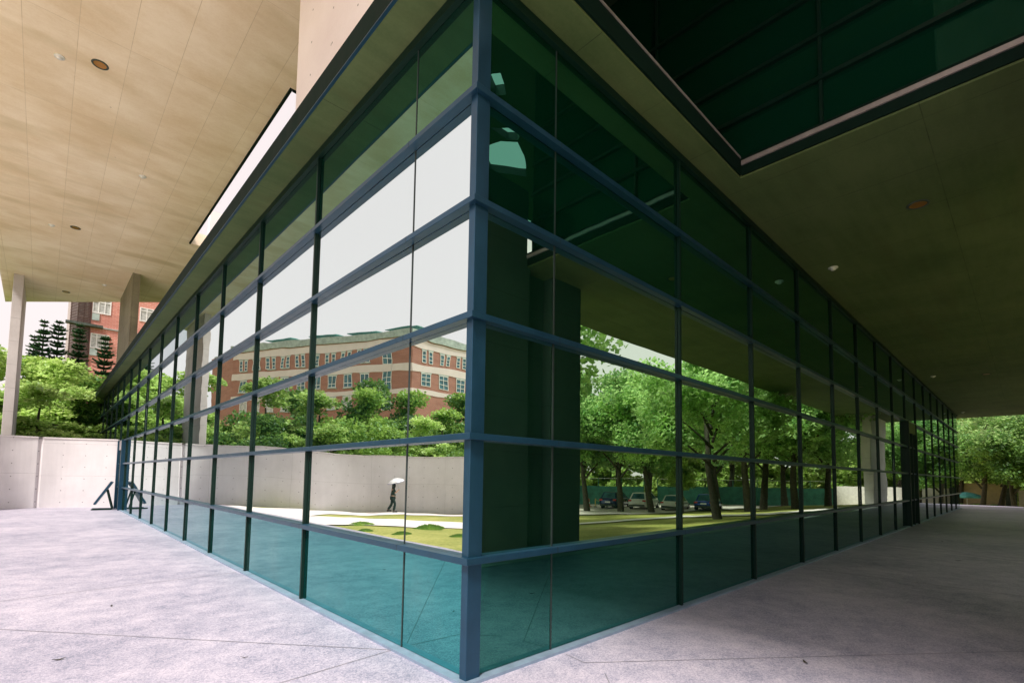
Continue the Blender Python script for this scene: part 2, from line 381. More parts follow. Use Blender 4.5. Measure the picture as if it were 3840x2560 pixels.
# south: white path across the grass, and the car park
drape('path', [(16, -16), (28.3, -13.4), (34, -8.2), (46, -6.2), (60, -6)], [(16, -14.6), (26.5, -11.6), (30, -7.3), (46, -5.0), (60, -5)], M['path'], .03)
drape('car_park', [(18, -26), (30, -20.2), (40, -15.5), (60, -14)], [(20, -48), (36, -44), (56, -44), (80, -40)], M['carpark'], .05)

# ------------------------------------------------------------------ the glass building
S = 2.705; D0 = 1.089; ZR = [5.43, 4.363, 3.283, 2.183, 1.083]; ZS = 6.645; YL = 45.7; XR = 44.4; PR = .094
bld = empty('glass_building', (0, 0, 0), 0, 'long single storey glass walled building with a sharp mirrored corner facing the viewer', 'building')
EL = [.05, D0]+[D0+S*i for i in range(1, 17)]+[YL]
ER = [.12, D0]+[D0+S*i for i in range(1, 16)]+[XR]
ZB = [.03]+[z-.03 for z in ZR[::-1]]+[ZS-.05]
rest = {}
def pane(side, i, r):
    r_ = r; E_ = EL if side == 'L' else ER
    a, b = E_[i]+.004, E_[i+1]-.004; z0, z1 = ZB[r]+.003, ZB[r+1]-.003
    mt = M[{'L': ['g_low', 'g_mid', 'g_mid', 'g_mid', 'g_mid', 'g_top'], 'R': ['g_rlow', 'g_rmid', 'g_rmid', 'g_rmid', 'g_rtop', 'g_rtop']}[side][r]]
    box = ((0, a, z0), (.014, b, z1)) if side == 'L' else ((a, 0, z0), (b, .014, z1))
    if i < 8:
        q = MB(); q.box(*box); r = random.Random(i*31+r_*7+(side == 'L')); ta, tb = r.gauss(0, .0011), r.gauss(0, .0008); mz = (z0+z1)/2; mb_ = (a+b)/2
        q.v = [((v_[0]+ta*(v_[1]-mb_)+tb*(v_[2]-mz), v_[1], v_[2]) if side == 'L' else (v_[0], v_[1]+ta*(v_[0]-mb_)+tb*(v_[2]-mz), v_[2])) for v_ in q.v]
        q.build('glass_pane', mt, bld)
    else: rest.setdefault('q', []).append((box, mt))
for side, E_ in (('L', EL), ('R', ER)):
    for i in range(len(E_)-1):
        for r in range(6): pane(side, i, r)
q = MB(); mats = []
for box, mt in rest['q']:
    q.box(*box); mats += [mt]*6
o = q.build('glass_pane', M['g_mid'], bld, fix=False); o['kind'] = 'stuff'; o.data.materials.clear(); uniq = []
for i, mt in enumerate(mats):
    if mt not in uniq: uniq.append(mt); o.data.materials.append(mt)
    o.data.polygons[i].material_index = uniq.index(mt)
q = MB(); q.box((-.045, -.045, .02), (.112, .047, ZS)); q.build('corner_post', M['frame'], bld, bevel=.004)
for side, E_ in (('L', EL), ('R', ER)):
    for y in E_[2:-1]:
        q = MB()
        if side == 'L': q.box((-.042, y-.022, .02), (-.003, y+.022, ZS-.001))
        else: q.box((y-.022, -.042, .02), (y+.022, -.003, ZS-.001))
        q.build('mullion', M['mull'], bld)
    y = E_[1]; q = MB()
    if side == 'L': q.box((-.006, y-.009, .03), (.02, y+.009, ZS-.001))
    else: q.box((y-.009, -.006, .03), (y+.009, .02, ZS-.001))
    q.build('joint_seal', M['seal'], bld)
for z in ZR:
    q = MB(); q.prism([(-PR, -PR), (-.002, -.002), (-.002, YL+.2), (-PR, YL+.2)], z-.06, z); q.build('transom', M['frame'], bld, bevel=.004)
    q = MB(); q.prism([(-PR, -PR), (XR+.1, -PR), (XR+.1, -.002), (-.002, -.002)], z-.0605, z-.0005); q.build('transom', M['frame'], bld, bevel=.004)
for z in ZR:
    for k_ in range(5):
        y = 1.085+S*k_
        q = MB(); q.box((-PR-.0012, y-.003, z-.0595), (-.02, y+.003, z+.0010)); q.build('joint_cap', M['seal'], bld)
        q = MB(); q.box((y-.003, -PR-.0012, z-.060), (y+.003, -.02, z+.0005)); q.build('joint_cap', M['seal'], bld)
for a, b in (((-.062, -.005), (-.002, YL)), ((-.005, -.062), (XR, -.002))):   # head channel under the soffit
    q = MB(); q.box((a[0], a[1], ZS-.11), (b[0], b[1], ZS-.002)); q.build('head_channel', M['mull'], bld)
q = MB(); q.prism([(-.10, -.10), (0.018, 0.018), (.018, YL), (-.10, YL)], -.02, .028); q.build('sill', M['sill'], bld)
q = MB(); q.prism([(-.10, -.10), (XR, -.10), (XR, .018), (.018, .018)], -.02, .0275); q.build('sill', M['sill'], bld)
# entrance bays: two deep jambs and a header panel
def portal(side, c, w_, dp, ztop, mt):
    d = empty('doorway'); d.parent = bld
    for s_ in (-1, 1):
        q = MB(); y = c+s_*w_/2
        q.box((-dp, y-.06, .0), (.03, y+.06, ztop)) if side == 'L' else q.box((y-.06, -dp, .0), (y+.06, .03, ztop))
        q.build('jamb', mt, d)
    q = MB()
    q.box((-.11, c-w_/2+.061, ztop-.45), (-.02, c+w_/2-.061, ztop-.02)) if side == 'L' else q.box((c-w_/2+.061, -.11, ztop-.45), (c+w_/2-.061, -.02, ztop-.02))
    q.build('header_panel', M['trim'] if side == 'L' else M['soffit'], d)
    q = MB()
    q.box((-.13, c-.03, .02), (-.02, c+.03, ztop-.46)) if side == 'L' else q.box((c-.03, -.13, .02), (c+.03, -.02, ztop-.46))
    q.build('door_stile', M['mull'], d)
portal('L', 26.6, 1.6, .17, 3.26, M['frame'])
portal('R', 23.6, 2.0, .15, 4.31, M['mull'])
# roof slab with its overhang; the corner is notched back so the sky reaches the ground there
XE = 46.6; YE = 46.7; OV = .42; NX = 5.05; NY = -.43; SY = -6.3
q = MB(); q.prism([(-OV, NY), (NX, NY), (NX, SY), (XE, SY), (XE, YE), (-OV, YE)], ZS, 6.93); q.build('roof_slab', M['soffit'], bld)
def fascia(a, b, out, z0=ZS+.03, z1=6.96, name='fascia', mt='steel', t0=.002, t1=.03):
    q = MB(); a, b, o_ = Vector(a), Vector(b), Vector(out)
    pts = [a+o_*t0, b+o_*t0, b+o_*t1, a+o_*t1]; q.prism([(p_.x, p_.y) for p_ in pts], z0, z1); return q.build(name, M[mt], bld)
fascia((-OV, NY-.03), (-OV, YE), (-1, 0)); fascia((-OV, NY), (NX-.03, NY), (0, -1)); fascia((NX, SY), (NX, NY-.031), (-1, 0)); fascia((NX-.03, SY), (XE, SY), (0, -1)); fascia((XE, SY), (XE, YE), (1, 0))
fascia((-OV, NY-.06), (-OV, YE), (-1, 0), ZS-.003, ZS+.010, 'drip_lip', 'frame', .0, .036)
fascia((NX, SY), (NX, NY-.04), (-1, 0), 6.83, 6.90, 'flashing', 'trim', .032, .06)
fascia((-OV, NY), (NX-.07, NY), (0, -1), 6.93, 6.955, 'flashing', 'trim', .032, .045)
# what stands inside the glass
q = MB(); q.box((.03, .03, -.03), (XR, YL, .02)); q.build('floor', plain('interior floor', (.2, .23, .2), .3), bld)
q = MB(); q.box((5.5, 5.5, .02), (XR-.1, YL-.1, ZS-.002)); q.build('core_wall', M['core'], bld)
for x, y in ((.62, .28), (.26, 2.3), (2.4, 1.6), (1.6, 7.5), (7.2, 1.7), (1.7, 13), (12.5, 1.7), (18, 1.7), (1.7, 19)):
    q = MB(); q.box((x, y, .02), (x+.40, y+.40, ZS-.002)); q.build('inner_column', M['inner'], bld)
q = MB(); q.box((.02, YL, 0), (8, YL+.15, ZS-.002)); q.build('end_wall', M['mull'], bld)
q = MB(); q.box((XR, .02, 0), (XR+.15, 8, ZS-.002)); q.build('end_wall', M['mull'], bld)
# long piers that carry the right hand canopy
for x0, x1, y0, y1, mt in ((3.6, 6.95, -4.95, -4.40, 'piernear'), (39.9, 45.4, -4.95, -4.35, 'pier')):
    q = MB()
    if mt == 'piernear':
        q.prism([(x0, y0), (x1, y0), (x1, y1), (5.87, y1), (5.87, y1-.28), (5.10, y1-.28), (5.10, y1), (x0, y1)], -.4, ZS-.002); q.build('pier', M[mt], bld)  # slot shaped into the pier for a darker vertical strip
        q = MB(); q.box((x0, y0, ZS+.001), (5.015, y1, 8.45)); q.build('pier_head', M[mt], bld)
    else:
        q.box((x0, y0, -.4), (x1, y1, ZS-.002)); q.build('pier', M[mt], bld, bevel=.03)
# the dark upper storey that looks down through the notch
up = empty('upper_glass_wall', (5.12, 0, 6.93), 0, 'dark glazed upper storey wall seen up through the notch in the roof', 'upper wall'); up.location = (0, 0, 0)
YU0, YU1, ZU = -4.4, 9.0, 11.55
q = MB(); q.box((5.16, YU0, 6.94), (5.18, YU1, ZU)); q.build('glass_pane', M['g_dark'], up)
q = MB(); q.box((5.6, YU0, 6.94), (5.7, YU1, ZU)); q.build('back_wall', M['mull'], up)
for z in (7.70, 8.38, 9.06, 9.9):
    q = MB(); q.box((5.085, YU0, z-.03), (5.158, YU1, z+.03)); q.build('transom', M['mull'], up)
for y in (-1.58, 1.12, 3.83, 6.5):
    q = MB(); q.box((5.11, y-.022, 6.96), (5.157, y+.022, ZU-.01)); q.build('mullion', M['mull'], up)

# ------------------------------------------------------------------ the high concrete canopy on the left
H = 11.6
can = empty('concrete_canopy', (-4, 31.6, 0), 0, 'high tan concrete canopy slab on tall thin piers over the left pavement', 'canopy'); can.location = (0, 0, 0)
def ydiag(x): return 33.05-1.035*x
outer = [(-4.5, -9.5), (1.3, -9.5), (1.3, 9.35), (7, 9.35), (7, ydiag(7)), (-5.0, ydiag(-5.0))]
outer = [(-4.50, -9.5), (1.24, -9.5), (1.24, 9.3), (1.24, 21.3), (7.5, 21.3), (7.5, ydiag(7.5)), (-4.80, ydiag(-4.80))]
q = MB(); q.prism(outer, H, H+.55); q.build('roof_slab', M['ceil'], can)
q = MB(); q.box((1.245, 21.31, H), (7.5, 21.6, H+2.2)); 
q = MB(); q.box((1.9, 21.0, H-.0), (7.5, 21.29, H+1.6)); q.build('opening_wall', M['uwall'], can)
q = MB(); q.box((1.242, 9.3, H-.05), (1.30, 21.28, H+.4)); q.build('edge_angle', M['steel'], can)
q = MB(); q.box((1.242, 3.0, H), (7.5, 9.28, H+.5)); q.build('roof_slab', M['ceil'], can)
q = MB(); q.box((1.31, 9.285, H-.05), (7.5, 9.33, H+.3)); q.build('edge_angle', M['steel'], can)
o = MB(); o.box((-4.27, 31.6, -.3), (-3.9, 36.6, H-.001)); o.build('pier', M['pier'], can, bevel=.015)
o = MB(); o.box((-.05, 27.1, 6.96), (.27, 32.4, H-.001)); o.build('pier', M['piershade'], can, bevel=.01)
o = MB(); o.box((.20, -2.5, 6.965), (.62, 5.62, H-.001)); o.build('bearing_wall', M['uwall'], can, bevel=.008)
# made-up dark roof over the notch; holes shaped for sky patches in the glass
def upx(l): return [(x, y) for x, y in l]
rl = [upx([(6.20, -7.70), (6.35, -6.95), (6.72, -6.62), (7.30, -6.95), (8.12, -7.66), (7.1, -8.25)]),
      upx([(5.75, -6.72), (6.28, -6.20), (6.60, -6.42), (6.66, -6.56), (6.45, -6.75)]),
      upx([(4.50, -5.50), (4.70, -5.17), (5.25, -5.56), (5.05, -5.75)]), upx([(5.75, -4.99), (5.96, -4.97), (6.35, -5.38)])]
q = MB(); q.prism([(1.25, -9.5), (16, -9.5), (16, 2.98), (1.25, 2.98)], H, H+.25, rl)
q.build('added_dark_roof', plain('added dark roof', (.012, .03, .022), .6), can)

# ceiling fittings
def downlight(x, y, z, label):
    e = empty('downlight', (x, y, z), 0, label, 'downlight', 'recessed downlights in the ceilings')
    q = MB(); q.lathe([(.165, 0), (.165, -.012), (.145, -.018), (.125, -.012), (.125, 0)]); q.build('rim', M['ledge'], e, True)
    q = MB(); q.lathe([(.128, -.008), (.10, -.003), (.06, -.001), (.001, -.001)]); q.build('reflector', M['orangeglass'], e, True)
def detector(x, y, z, label):
    e = empty('smoke_detector', (x, y, z), 0, label, 'smoke detector', 'round smoke detectors on the ceilings')
    q = MB(); q.lathe([(.10, 0), (.10, -.02), (.085, -.03), (.001, -.03)]); q.build('base', M['white'], e, True)
    q = MB(); q.lathe([(.06, -.029), (.055, -.055), (.03, -.07), (.001, -.07)]); q.build('head', M['white'], e, True)
downlight(-2.28, 11.83, H, 'amber recessed downlight nearest the viewer in the tan ceiling')
downlight(-2.30, 23.1, H, 'second amber downlight further back in the tan ceiling')
downlight(-2.31, 33.16, H, 'flat downlight near the far edge of the tan ceiling between the piers')
downlight(7.95, -2.33, ZS, 'dark round downlight in the shaded right ceiling past the notch')
downlight(27.1, -2.36, ZS, 'downlight midway along the right canopy ceiling')
downlight(44.8, -2.27, ZS, 'downlight at the far bright edge of the right canopy')
detector(-2.99, 12.22, H, 'white smoke detector just left of the nearest amber downlight')
detector(-.88, 16.75, H, 'white smoke detector alone in the middle of the tan ceiling')
detector(-3.0, 23.5, H, 'white smoke detector beside the second amber downlight')
detector(-.9, 30.25, H, 'white smoke detector in front of the right tall pier')
detector(9.88, -.57, ZS, 'white smoke detector near the glass on the dark right ceiling')
detector(26.2, -.62, ZS, 'small smoke detector midway down the right ceiling close to the glass')
detector(42.4, -.49, ZS, 'tiny smoke detector at the far end of the right ceiling')

# ------------------------------------------------------------------ the curving boundary wall
def spline(P, n_=10):
    P = [Vector(p_) for p_ in P]; o = []
    for i in range(len(P)-1):
        p0, p1, p2, p3 = P[max(i-1, 0)], P[i], P[i+1], P[min(i+2, len(P)-1)]
        for j in range(n_):
            t = j/n_; o.append(.5*((2*p1)+(p2-p0)*t+(2*p0-5*p1+4*p2-p3)*t*t+(3*p1-p0-3*p2+p3)*t**3))
    return o+[P[-1]]
bw = empty('boundary_wall', (-4, 29, 0), 0, 'curving pale fair faced concrete wall dotted with tie holes behind the west path', 'wall'); bw.location = (0, 0, 0)
WP = spline([(-.02, 28.4, 0), (-2.2, 29.5, 0), (-4.4, 29.2, 0), (-6.3, 27.3, 0), (-8.4, 26.0, 0), (-10.6, 25.2, 0), (-12.8, 23.9, 0), (-15, 21.9, 0), (-18, 18, 0), (-20.5, 12, 0), (-21.5, 0, 0), (-22, -14, 0)], 12)
WH = 3.32; q = MB(); q.uv = []; c = MB(); s_ = 0; prev = None
for i, p_ in enumerate(WP):
    if prev is not None: s_ += (p_-prev).length
    prev = p_
    d = (WP[min(i+1, len(WP)-1)]-WP[max(i-1, 0)]).normalized(); nn = Vector((-d.y, d.x, 0))
    if nn.x < 0: nn = -nn    # towards the building
    zb = zg(p_.x, p_.y); 
    for off, z, u in ((.1, -.6, -.6), (.1, WH, WH), (-.1, WH, WH+.2), (-.1, -.6, -.6)):
        v_ = p_+nn*off; q.v.append((v_.x, v_.y, zb+z)); q.uv.append((s_, u))
    for off, z in ((.13, WH+.001), (.13, WH+.07), (-.13, WH+.07), (-.13, WH+.001)):
        v_ = p_+nn*off; c.v.append((v_.x, v_.y, zb+z))
for i in range(len(WP)-1):
    for k_ in range(4):
        fq = (i*4+k_, i*4+(k_+1) % 4, (i+1)*4+(k_+1) % 4, (i+1)*4+k_); q.f.append(fq); c.f.append(fq)
for mm in (q, c):
    mm.f.append((0, 1, 2, 3)); e_ = (len(WP)-1)*4; mm.f.append((e_, e_+1, e_+2, e_+3))
q.build('wall_face', M['wall'], bw); c.build('coping', M['coping'], bw)

# ------------------------------------------------------------------ A-shaped sign stand by the wall
sg = empty('sign_stand', (-.98, 26.8, 0), R(-8), 'dark metal A shaped sign stand seen edge on beside the glass', 'sign stand')
q = MB(); 
def plank(mb, a, b, th, y0, y1):
    a, b = Vector(a), Vector(b); d = (b-a).normalized(); n_ = Vector((-d.z, 0, d.x))*th/2
    P = [a-n_, b-n_, b+n_, a+n_]; k0 = len(mb.v)
    mb.v += [(p_.x, y0, p_.z) for p_ in P]+[(p_.x, y1, p_.z) for p_ in P]
    mb.f += [tuple(k0+i for i in f_) for f_ in ((0, 1, 2, 3), (7, 6, 5, 4), (0, 4, 5, 1), (1, 5, 6, 2), (2, 6, 7, 3), (3, 7, 4, 0))]
plank(q, (.08, 0, .26), (.66, 0, 1.30), .085, -.35, .35); q.build('board', M['frame'], sg)
q = MB(); plank(q, (.045, 0, .30), (.61, 0, 1.32), .016, -.33, .33); q.build('face_panel', M['coping'], sg)
for y in (-.3, .3):
    q = MB(); plank(q, (.50, 0, .93), (.72, 0, .03), .055, y-.03, y+.03); q.build('leg', M['mull'], sg)
    q = MB(); plank(q, (-.02, 0, .03), (.72, 0, .03), .06, y-.034, y+.034); q.build('foot', M['mull'], sg)

# ------------------------------------------------------------------ trees
def leaf_quad(mb, c, size, up=.6, r=rnd):
    """one leaf sized face, folded along its rib"""
    n_ = Vector((r.gauss(0, 1), r.gauss(0, 1), r.gauss(0, 1)+up*2.0)).normalized()
    a = n_.orthogonal().normalized(); a.rotate(Matrix.Rotation(r.random()*6.28, 3, n_)); b = n_.cross(a)
    L = size*(.7+.6*r.random()); W_ = L*.36; c = Vector(c); k0 = len(mb.v)
    mb.v += [tuple(c-a*L*.5), tuple(c+b*W_-n_*W_*.3), tuple(c+a*L*.5-n_*L*.10), tuple(c-b*W_-n_*W_*.3)]
    mb.f.append((k0, k0+1, k0+2, k0+3))
def tree_mesh(seed, h, spread, style, nleaf, leaf):
    r = random.Random(seed); tr = MB(); cr = MB()
    base_r = h*(.014 if style == 'grove' else .018)+.06
    lean = Vector((r.uniform(-.1, .1), r.uniform(-.1, .1), 0))*h
    fork = {'layered': .35, 'bushy': .3, 'grove': .26, 'slim': .4}[style]*h
    trunk = [Vector((0, 0, -.5)), Vector((0, 0, 0)), lean*.3+Vector((0, 0, fork*.5)), lean*.6+Vector((r.uniform(-.1, .1), r.uniform(-.1, .1), fork)), lean+Vector((0, 0, h*.72))]
    tr.tube(trunk, [base_r*1.7, base_r*1.25, base_r, base_r*.8, base_r*.25], 9)
    nb = {'layered': 11, 'bushy': 12, 'grove': 11, 'slim': 9}[style]; pads = []
    for i in range(nb):
        t = (i+.5)/nb; z0 = fork*(.85)+(h*.66-fork)*t*.9; ang = i*2.4+r.uniform(-1.0, 1.0)
        prof = {'layered': (1-.55*t), 'bushy': math.sin(math.pi*(.25+.68*t)), 'grove': .62+.42*math.sin(math.pi*(.1+.75*t)), 'slim': .6+.3*math.sin(math.pi*t)}[style]
        Lb = spread*prof*r.uniform(.75, 1.08); st = lean*min(1, z0/h)+Vector((0, 0, z0))
        rise = {'layered': .16, 'bushy': .42, 'grove': .6, 'slim': .75}[style]*Lb+h*.04
        e_ = st+Vector((math.cos(ang)*Lb, math.sin(ang)*Lb, rise)); mid_ = st.lerp(e_, .5)+Vector((r.uniform(-.2, .2), r.uniform(-.2, .2), .12*Lb))
        tr.tube([st, mid_, e_], [base_r*.42, base_r*.26, base_r*.07], 6)
        for k_ in range({'layered': 5, 'bushy': 4, 'grove': 4, 'slim': 3}[style]):
            f_ = .38+.62*(k_+.6)/5; p_ = st.lerp(e_, f_) if k_ else e_.copy()
            off = Vector((r.gauss(0, .28), r.gauss(0, .28), r.gauss(0, .12)))*Lb*.8
            q_ = p_+off; tr.tube([p_.lerp(st, .15), q_], [base_r*.10, base_r*.03], 4, False)
            pads.append((q_, Lb*r.uniform(.26, .42)+.25))
    top = lean+Vector((0, 0, h*.80))
    for k_ in range(5): pads.append((top+Vector((r.gauss(0, .4), r.gauss(0, .4), r.uniform(-.06, .14)*h)), spread*r.uniform(.2, .34)+.2))
    flat = {'layered': .30, 'bushy': .62, 'grove': .62, 'slim': .85}[style]; tot = sum(p_[1]**2 for p_ in pads)
    for c_, rr in pads:
        for _ in range(int(nleaf*rr*rr/tot)):
            u = Vector((r.gauss(0, 1), r.gauss(0, 1), r.gauss(0, 1))).normalized()*(r.random()**.42)
            p_ = c_+Vector((u.x*rr, u.y*rr, u.z*rr*flat+(-.22*rr*(u.x*u.x+u.y*u.y) if style == 'layered' else 0)))
            leaf_quad(cr, p_, leaf, .55 if style != 'layered' else 1.0, r)
    return tr, cr
PROTO = {}
def tree(kind, loc, rz, sc, label, group, name='tree', lm=None):
    seed, h, sp, style, nl, lf, lmat, bark = KINDS[kind]
    e = empty(name, loc, rz, label, 'tree', group); e.scale = (sc, sc, sc)
    key = (kind, lm)
    if key not in PROTO:
        if kind in PROTO: tme, cme = PROTO[kind]
        else:
            t_, c_ = tree_mesh(seed, h, sp, style, nl, lf); a = t_.build('trunk', M[bark], e, True); b = c_.build('crown', M[lm or lmat], e, fix=False)
            PROTO[kind] = (a.data, b.data); PROTO[key] = (a.data, b.data); return e
        cm = cme.copy(); cm.materials.clear(); cm.materials.append(M[lm or lmat]); PROTO[key] = (tme, cm)
    tme, cme = PROTO[key]
    for nm, me in (('trunk', tme), ('crown', cme)):
        o_ = bpy.data.objects.new(nm, me); col.objects.link(o_); o_.parent = e
    return e
KINDS = {  # seed, height, spread, style, leaves, leaf size, leaf material, bark
    'layer1': (11, 10.5, 4.6, 'layered', 15000, .30, 'leafy', 'bark'), 'layer2': (23, 9.5, 4.2, 'layered', 13000, .30, 'leafy', 'bark'),
    'bush1': (31, 10, 4.0, 'bushy', 13000, .32, 'leafm', 'bark'), 'bush2': (37, 11, 4.2, 'bushy', 13000, .32, 'leafd', 'bark'),
    'grove1': (41, 13, 4.4, 'grove', 19000, .29, 'leafs', 'bark'), 'grove2': (47, 12, 3.9, 'grove', 16000, .29, 'leafs', 'bark'),
    'grove3': (53, 14, 4.6, 'grove', 19000, .31, 'leafs', 'bark'), 'slim1': (59, 8, 1.7, 'slim', 5000, .26, 'leafs', 'barkpale')}
G1 = 'leafy trees behind the boundary wall'
for kind, x, y, rz, sc, lm, lab in (
    ('layer1', -2.4, 43.5, 0.3, .97, None, 'broad tree with bright tiered leaf layers just right of the left pier'),
    ('layer2', .4, 45.8, 1.9, 1.06, 'leafm', 'deep green tiered tree below the brick building beside the roof tip'),
    ('layer1', -6.0, 44.0, 2.4, 1.04, None, 'bright green tree cut by the left edge behind the tall pier'),
    ('bush1', 1.6, 50.5, 1.1, .95, None, 'dark bushy tree behind the end of the glass building'),
    ('layer2', -3.3, 38.6, 4.2, .82, None, 'low bright tiered tree directly above the wall coping'),
    ('bush2', -.9, 40.3, 3.1, .62, None, 'small dark tree low above the wall by the building end'),
    ('layer1', -3.8, 48.5, 1.5, 1.05, 'leafm', 'taller tiered tree at the back beneath the left conifers'),
    ('layer2', -.4, 41.0, 3.0, .86, None, 'bright tiered tree in the middle of the gap between the piers'),
    ('bush2', 4.6, 50, .4, .8, None, 'dark tree hidden mostly by the far glass corner'),
    ('layer1', -9.8, 38.5, 5.0, 1.05, None, 'tiered yellow green tree mirrored beside the mirrored pier'),
    ('layer2', -13.0, 35.5, .9, 1.10, None, 'tiered tree mirrored right of the mirrored pier before the brick block'),
    ('bush1', -17.5, 34.5, 2.2, 1.02, None, 'round green tree mirrored below the brick block windows'),
    ('layer1', -21.0, 30.5, 3.7, .86, 'leafm', 'spreading mid green tree mirrored above the wall in the wide pane'),
    ('layer2', -18.0, 28.0, 1.2, .84, None, 'pale drooping tree mirrored right above the person with the umbrella'),
    ('bush1', -25.0, 30.0, 4.4, 1.0, None, 'rounded tree mirrored left of the thin glass joint'),
    ('bush1', -24.0, 24.0, .3, 1.0, None, 'dense tree mirrored in the narrow corner pane'),
    ('layer1', -28.5, 22.5, 5.4, 1.0, 'leafm', 'tall tree mirrored next to the corner post'),
    ('bush1', -23.0, 36.0, 3.3, 1.12, 'leafm', 'tall round tree mirrored in front of the stair window strip'),
    ('bush1', -30.5, 33.0, 1.4, 1.14, None, 'bushy tree mirrored under the brick block corner'),
    ('bush2', -14.0, 42.0, 2.0, 1.0, None, 'shaded tree mirrored behind the tiered ones'),
    ('bush2', -9.0, 34.0, 2.0, .6, None, 'low dark tree mirrored just over the wall by the pier'),
    ('bush1', -14.5, 29.3, 4.9, .6, None, 'small bush like tree mirrored over the wall top'),
    ('layer2', -11.6, 31.2, 4.0, .66, None, 'low tiered tree mirrored over the wall left of the thick mullion'),
    ('bush1', -20.5, 25.0, 1.9, .62, None, 'small tree mirrored over the wall beside the thin joint'),
    ('bush1', -26.5, 34.5, 1.9, 1.1, None, 'round tree mirrored in the second row under the white band'),
    ('bush2', -19.5, 39, .7, 1.1, None, 'dark round tree mirrored in the back row below the brick'),
    ('bush1', -35, 31.0, 2.9, 1.14, None, 'broad tree mirrored beneath the right wing of the brick block'),
    ('bush2', -33.0, 25.0, 2.8, 1.05, None, 'dark tree mirrored at the edge of the corner pane')):
    tree(kind, (x, y, zg(x, y)-.1), rz, sc*(.93 if x < -8 and sc > .8 else 1), lab, G1, lm=lm)
G2 = 'trees of the south grove mirrored in the right glass'
GR = (
    ('grove1', 31.8, -23.8, .2, 1.0, None, 'mirrored tree with a pale trunk at the left edge of the right reflection'),
    ('grove2', 33.3, -21.3, 1.2, 1.08, None, 'mirrored dark trunked tree between the cone and the parked cars'),
    ('grove3', 34.8, -19.2, 2.2, .95, None, 'mirrored forked tree standing in front of the white cars'),
    ('grove3', 24.8, -8.9, 3.6, .86, None, 'large mirrored tree with a thick black trunk nearest the glass'),
    ('grove2', 43.8, -13.2, 4.4, 1.0, None, 'mirrored tree right of the thick trunk beside the teal fence'),
    ('grove1', 41.6, -9.9, 5.2, .9, None, 'mirrored tree with a long leaning trunk'),
    ('slim1', 36.5, -17.3, .5, .55, 'leafg', 'small mirrored sapling with bright leaves over the blue car'),
    ('grove1', 30.0, -31, 1.0, 1.05, 'leafg', 'bright mirrored tree behind the chain posts'),
    ('grove3', 39, -33, 2.6, .95, 'leafg', 'mirrored tree behind the parked cars'),
    ('grove2', 47, -27, 3.1, 1.0, 'leafg', 'sunlit mirrored tree behind the teal fence'),
    ('grove1', 52, -21, .4, 1.0, 'leafg', 'golden mirrored tree with red blossom'),
    ('grove2', 55, -15, 2.0, 1.05, 'leafg', 'sunlit mirrored tree beside the mirrored pier'),
    ('grove3', 50, -33, 4.0, 1.1, None, 'tall mirrored tree at the back of the grove'),
    ('grove3', 62, -24, 5.0, 1.1, 'leafg', 'far yellow green mirrored tree'),
    ('grove1', 26, -39, 3.0, 1.1, 'leafg', 'far dark mirrored tree left of the cars'),
    ('grove2', 44, -44, 1.5, 1.2, 'leafg', 'far mirrored tree in the gap above the cars'),
    ('grove2', 49, -9.5, 2.7, .9, None, 'dark mirrored tree right behind the mirrored pier'),
    ('grove2', 38.5, -12.5, 1.0, 1.0, None, 'slender mirrored tree left of the leaning trunk'))
for kind, x, y, rz, sc, lm, lab in GR: tree(kind, (x, y, zg(x, y)-.05), rz, sc*(1.0 if x < 36 and y < -8 else 1.22), lab, G2, lm=lm)
for kind, x, y, rz, sc, lab in (('grove1', 14.5, -18.2, 2.9, 1.3, 'tall tree added to block the south sky beside the mirrored pier'), ('grove3', 9.0, -12.8, 1.1, .92, 'lower tree added unseen behind the near pier to shade the paving')):  # both trees added to keep south sky light off the right paving
    tree(kind, (x, y, zg(x, y)-.05), rz, sc, lab, None, lm='leafs')
def wood(name, a, b, h, nleaf, leaf, mt, seed, depth=6, z0=-1.2):
    r = random.Random(seed); q_ = MB(); a, b = Vector((*a, z0)), Vector((*b, z0)); d = (b-a); n_ = Vector((-d.y, d.x, 0)).normalized(); k_ = int(d.length/2.2)*9; cl = []
    for i in range(k_):
        c_ = a+d*r.random()+n_*r.uniform(-depth/2, depth/2); zc = r.random()**1.25*h*.86*(.75+.25*math.sin(c_.x*.5+c_.y*.35)); cl.append((c_+Vector((0, 0, zc+.6)), r.uniform(1.2, 2.6)))
    for c_, rr in cl:
        for _ in range(int(nleaf/k_)):
            u = Vector((r.gauss(0, 1), r.gauss(0, 1), r.gauss(0, 1))).normalized()*(r.random()**.42)*rr; leaf_quad(q_, c_+Vector((u.x, u.y, u.z*.7)), leaf, .5, r)
    for i in range(int(d.length/3.2)):
        c_ = a+d*(i+.5*r.random())/int(d.length/3.2)+n_*r.uniform(-2, 2); q_.tube([c_, c_+Vector((r.uniform(-.4, .4), r.uniform(-.4, .4), h*.6))], [.2, .09], 5, False)
    return tag(q_.build(name, M[mt], fix=False), kind='stuff')
wood('distant_wood', (8, -62), (60, -52), 16, 80000, .75, 'leafs', 501)
wood('distant_wood', (60, -52), (86, -16), 15, 80000, .7, 'leafg', 502)
wood('distant_wood', (84, -16), (88, 14), 15, 60000, .6, 'leafg', 503)
G3 = 'trees beyond the far end of the right canopy'
